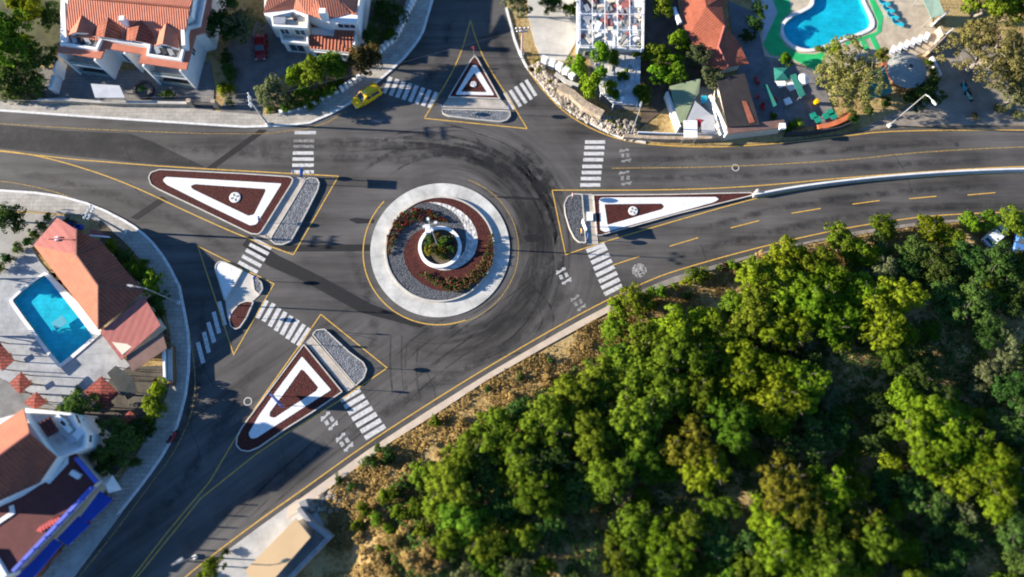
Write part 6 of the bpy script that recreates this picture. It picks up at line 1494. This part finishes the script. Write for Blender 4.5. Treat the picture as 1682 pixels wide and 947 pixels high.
flowerbed(bed2,fp_p,'low pink-flowering bush in the crescent bed at the lower right of the roundabout','pink flower bushes of the roundabout',125)
for kd, dx, dy, s_, lab in (('dark',-1.2,1.0,.8,'dark shrub at the top left inside the white planter'),('rust',-.2,1.3,.75,'russet shrub at the top inside the white planter'),('dark',1.0,.9,.95,'dark shrub at the right inside the white planter'),('yellow',-1.2,-.7,.85,'yellow-green shrub at the lower left inside the white planter'),('yellow',-.3,-1.1,.8,'second yellow-green shrub at the bottom inside the white planter'),('rust',.6,-.7,.8,'russet shrub at the lower middle inside the white planter'),('dark',1.4,-.4,.75,'small dark shrub near the shaded planter wall'),('mid',.1,.2,.8,'green shrub around the mast foot'),('dark',-1.6,.1,.6,'small dark shrub at the left planter wall'),('dark',.7,-1.6,.6,'dark shrub at the bottom right inside the planter'),('rust',1.7,.5,.5,'small russet shrub at the right planter wall')):
    t, R, hc = rt.choice(PROTO[kd+'shrub']); dup(t,(pc[0]+dx,pc[1]+dy,.6),rt.uniform(0,6),lab,None,s_)
# dry grass of the slope: nobody could count it
rg = np.random.RandomState(4); pts=[]
while len(pts) < 15000:
    px_, py_ = rg.uniform(480,1700), rg.uniform(330,950); x,y = P2(px_,py_)
    e = float(np.interp(x,EX,EY))-y
    if e < .15 or x < SHX0-1: continue
    if e > 10 and px_ > 790 and rg.rand() > .3: continue
    if noise.noise(Vector((x*.25,y*.25,0))) < -.12+rg.uniform(-.2,.2): continue
    pts.append((x,y,hill(x,y)+.05))
me = leaves_mesh('dry_grass',pts,rg.uniform(.12,.42,len(pts)),12,.10,LF['dry'],5,.9)
o = bpy.data.objects.new('dry_grass',me); COL.objects.link(o); stuff(tag(o,'dry straw grass and weeds covering the slope beside the verge path','dry grass'))
pts=[]
while len(pts) < 11000:
    px_, py_ = rg.uniform(640,1720), rg.uniform(430,990); x,y = P2(px_,py_)
    e = float(np.interp(x,EX,EY))-y
    if e < 5 or noise.noise(Vector((x*.13,y*.13,5))) < -.22: continue
    pts.append((x,y,hill(x,y)+.15))
me = leaves_mesh('undergrowth',pts,rg.uniform(.2,.6,len(pts)),9,.15,LF['dark'],6,.9)
o = bpy.data.objects.new('undergrowth',me); COL.objects.link(o); stuff(tag(o,'low dark undergrowth between the trees of the wood','undergrowth'))
# drop the master plants (they were only copied from)
for t in HOLD:
    for c in list(t.children): bpy.data.objects.remove(c)
    bpy.data.objects.remove(t)

# ================================================================== LIGHT, SKY, CAMERA
EL = math.radians(16.5); sdir = Vector((math.cos(EL)*.9987, -math.cos(EL)*.051, -math.sin(EL)))
sun = bpy.data.lights.new('sun','SUN'); sun.energy = 5.0; sun.angle = math.radians(.5); sun.color = (1.0,.90,.76)
so = bpy.data.objects.new('sun',sun); COL.objects.link(so); so.rotation_euler = sdir.to_track_quat('-Z','Y').to_euler(); so.location=(-60,0,60)
w = bpy.data.worlds.new('World'); sc.world = w; w.use_nodes = True; N = w.node_tree.nodes; L = w.node_tree.links
sky = N.new('ShaderNodeTexSky'); sky.sky_type='NISHITA'; sky.sun_disc=False; sky.sun_elevation=EL
az = math.atan2(-sdir.x, -sdir.y)   # compass angle from +Y clockwise, of the direction towards the sun
sky.sun_rotation = az % (2*math.pi)
sky.air_density=1.0; sky.dust_density=0.0; sky.ozone_density=6.0
bg = N['Background']; bg.inputs['Strength'].default_value=.08; L.new(sky.outputs[0],bg.inputs['Color'])
cam = bpy.data.cameras.new('camera'); co_ = bpy.data.objects.new('camera',cam); COL.objects.link(co_)
cam.sensor_width=36; cam.lens=36*F/1682; co_.location=(0,0,H); co_.rotation_euler=(TH,0,0); cam.clip_end=6000; cam.clip_start=.5
cam.dof.use_dof=True; cam.dof.focus_distance=92.5; cam.dof.aperture_fstop=.011
sc.camera=co_
vs = sc.view_settings; vs.view_transform='Standard'; vs.look='None'; vs.exposure=1.7; vs.gamma=1; vs.use_curve_mapping=False
sc.cycles.max_bounces=5; sc.cycles.diffuse_bounces=2; sc.cycles.glossy_bounces=2; sc.cycles.transparent_max_bounces=12
sc.cycles.pixel_filter_type='BLACKMAN_HARRIS'; sc.cycles.filter_width=1.9
sc.cycles.use_denoising=True
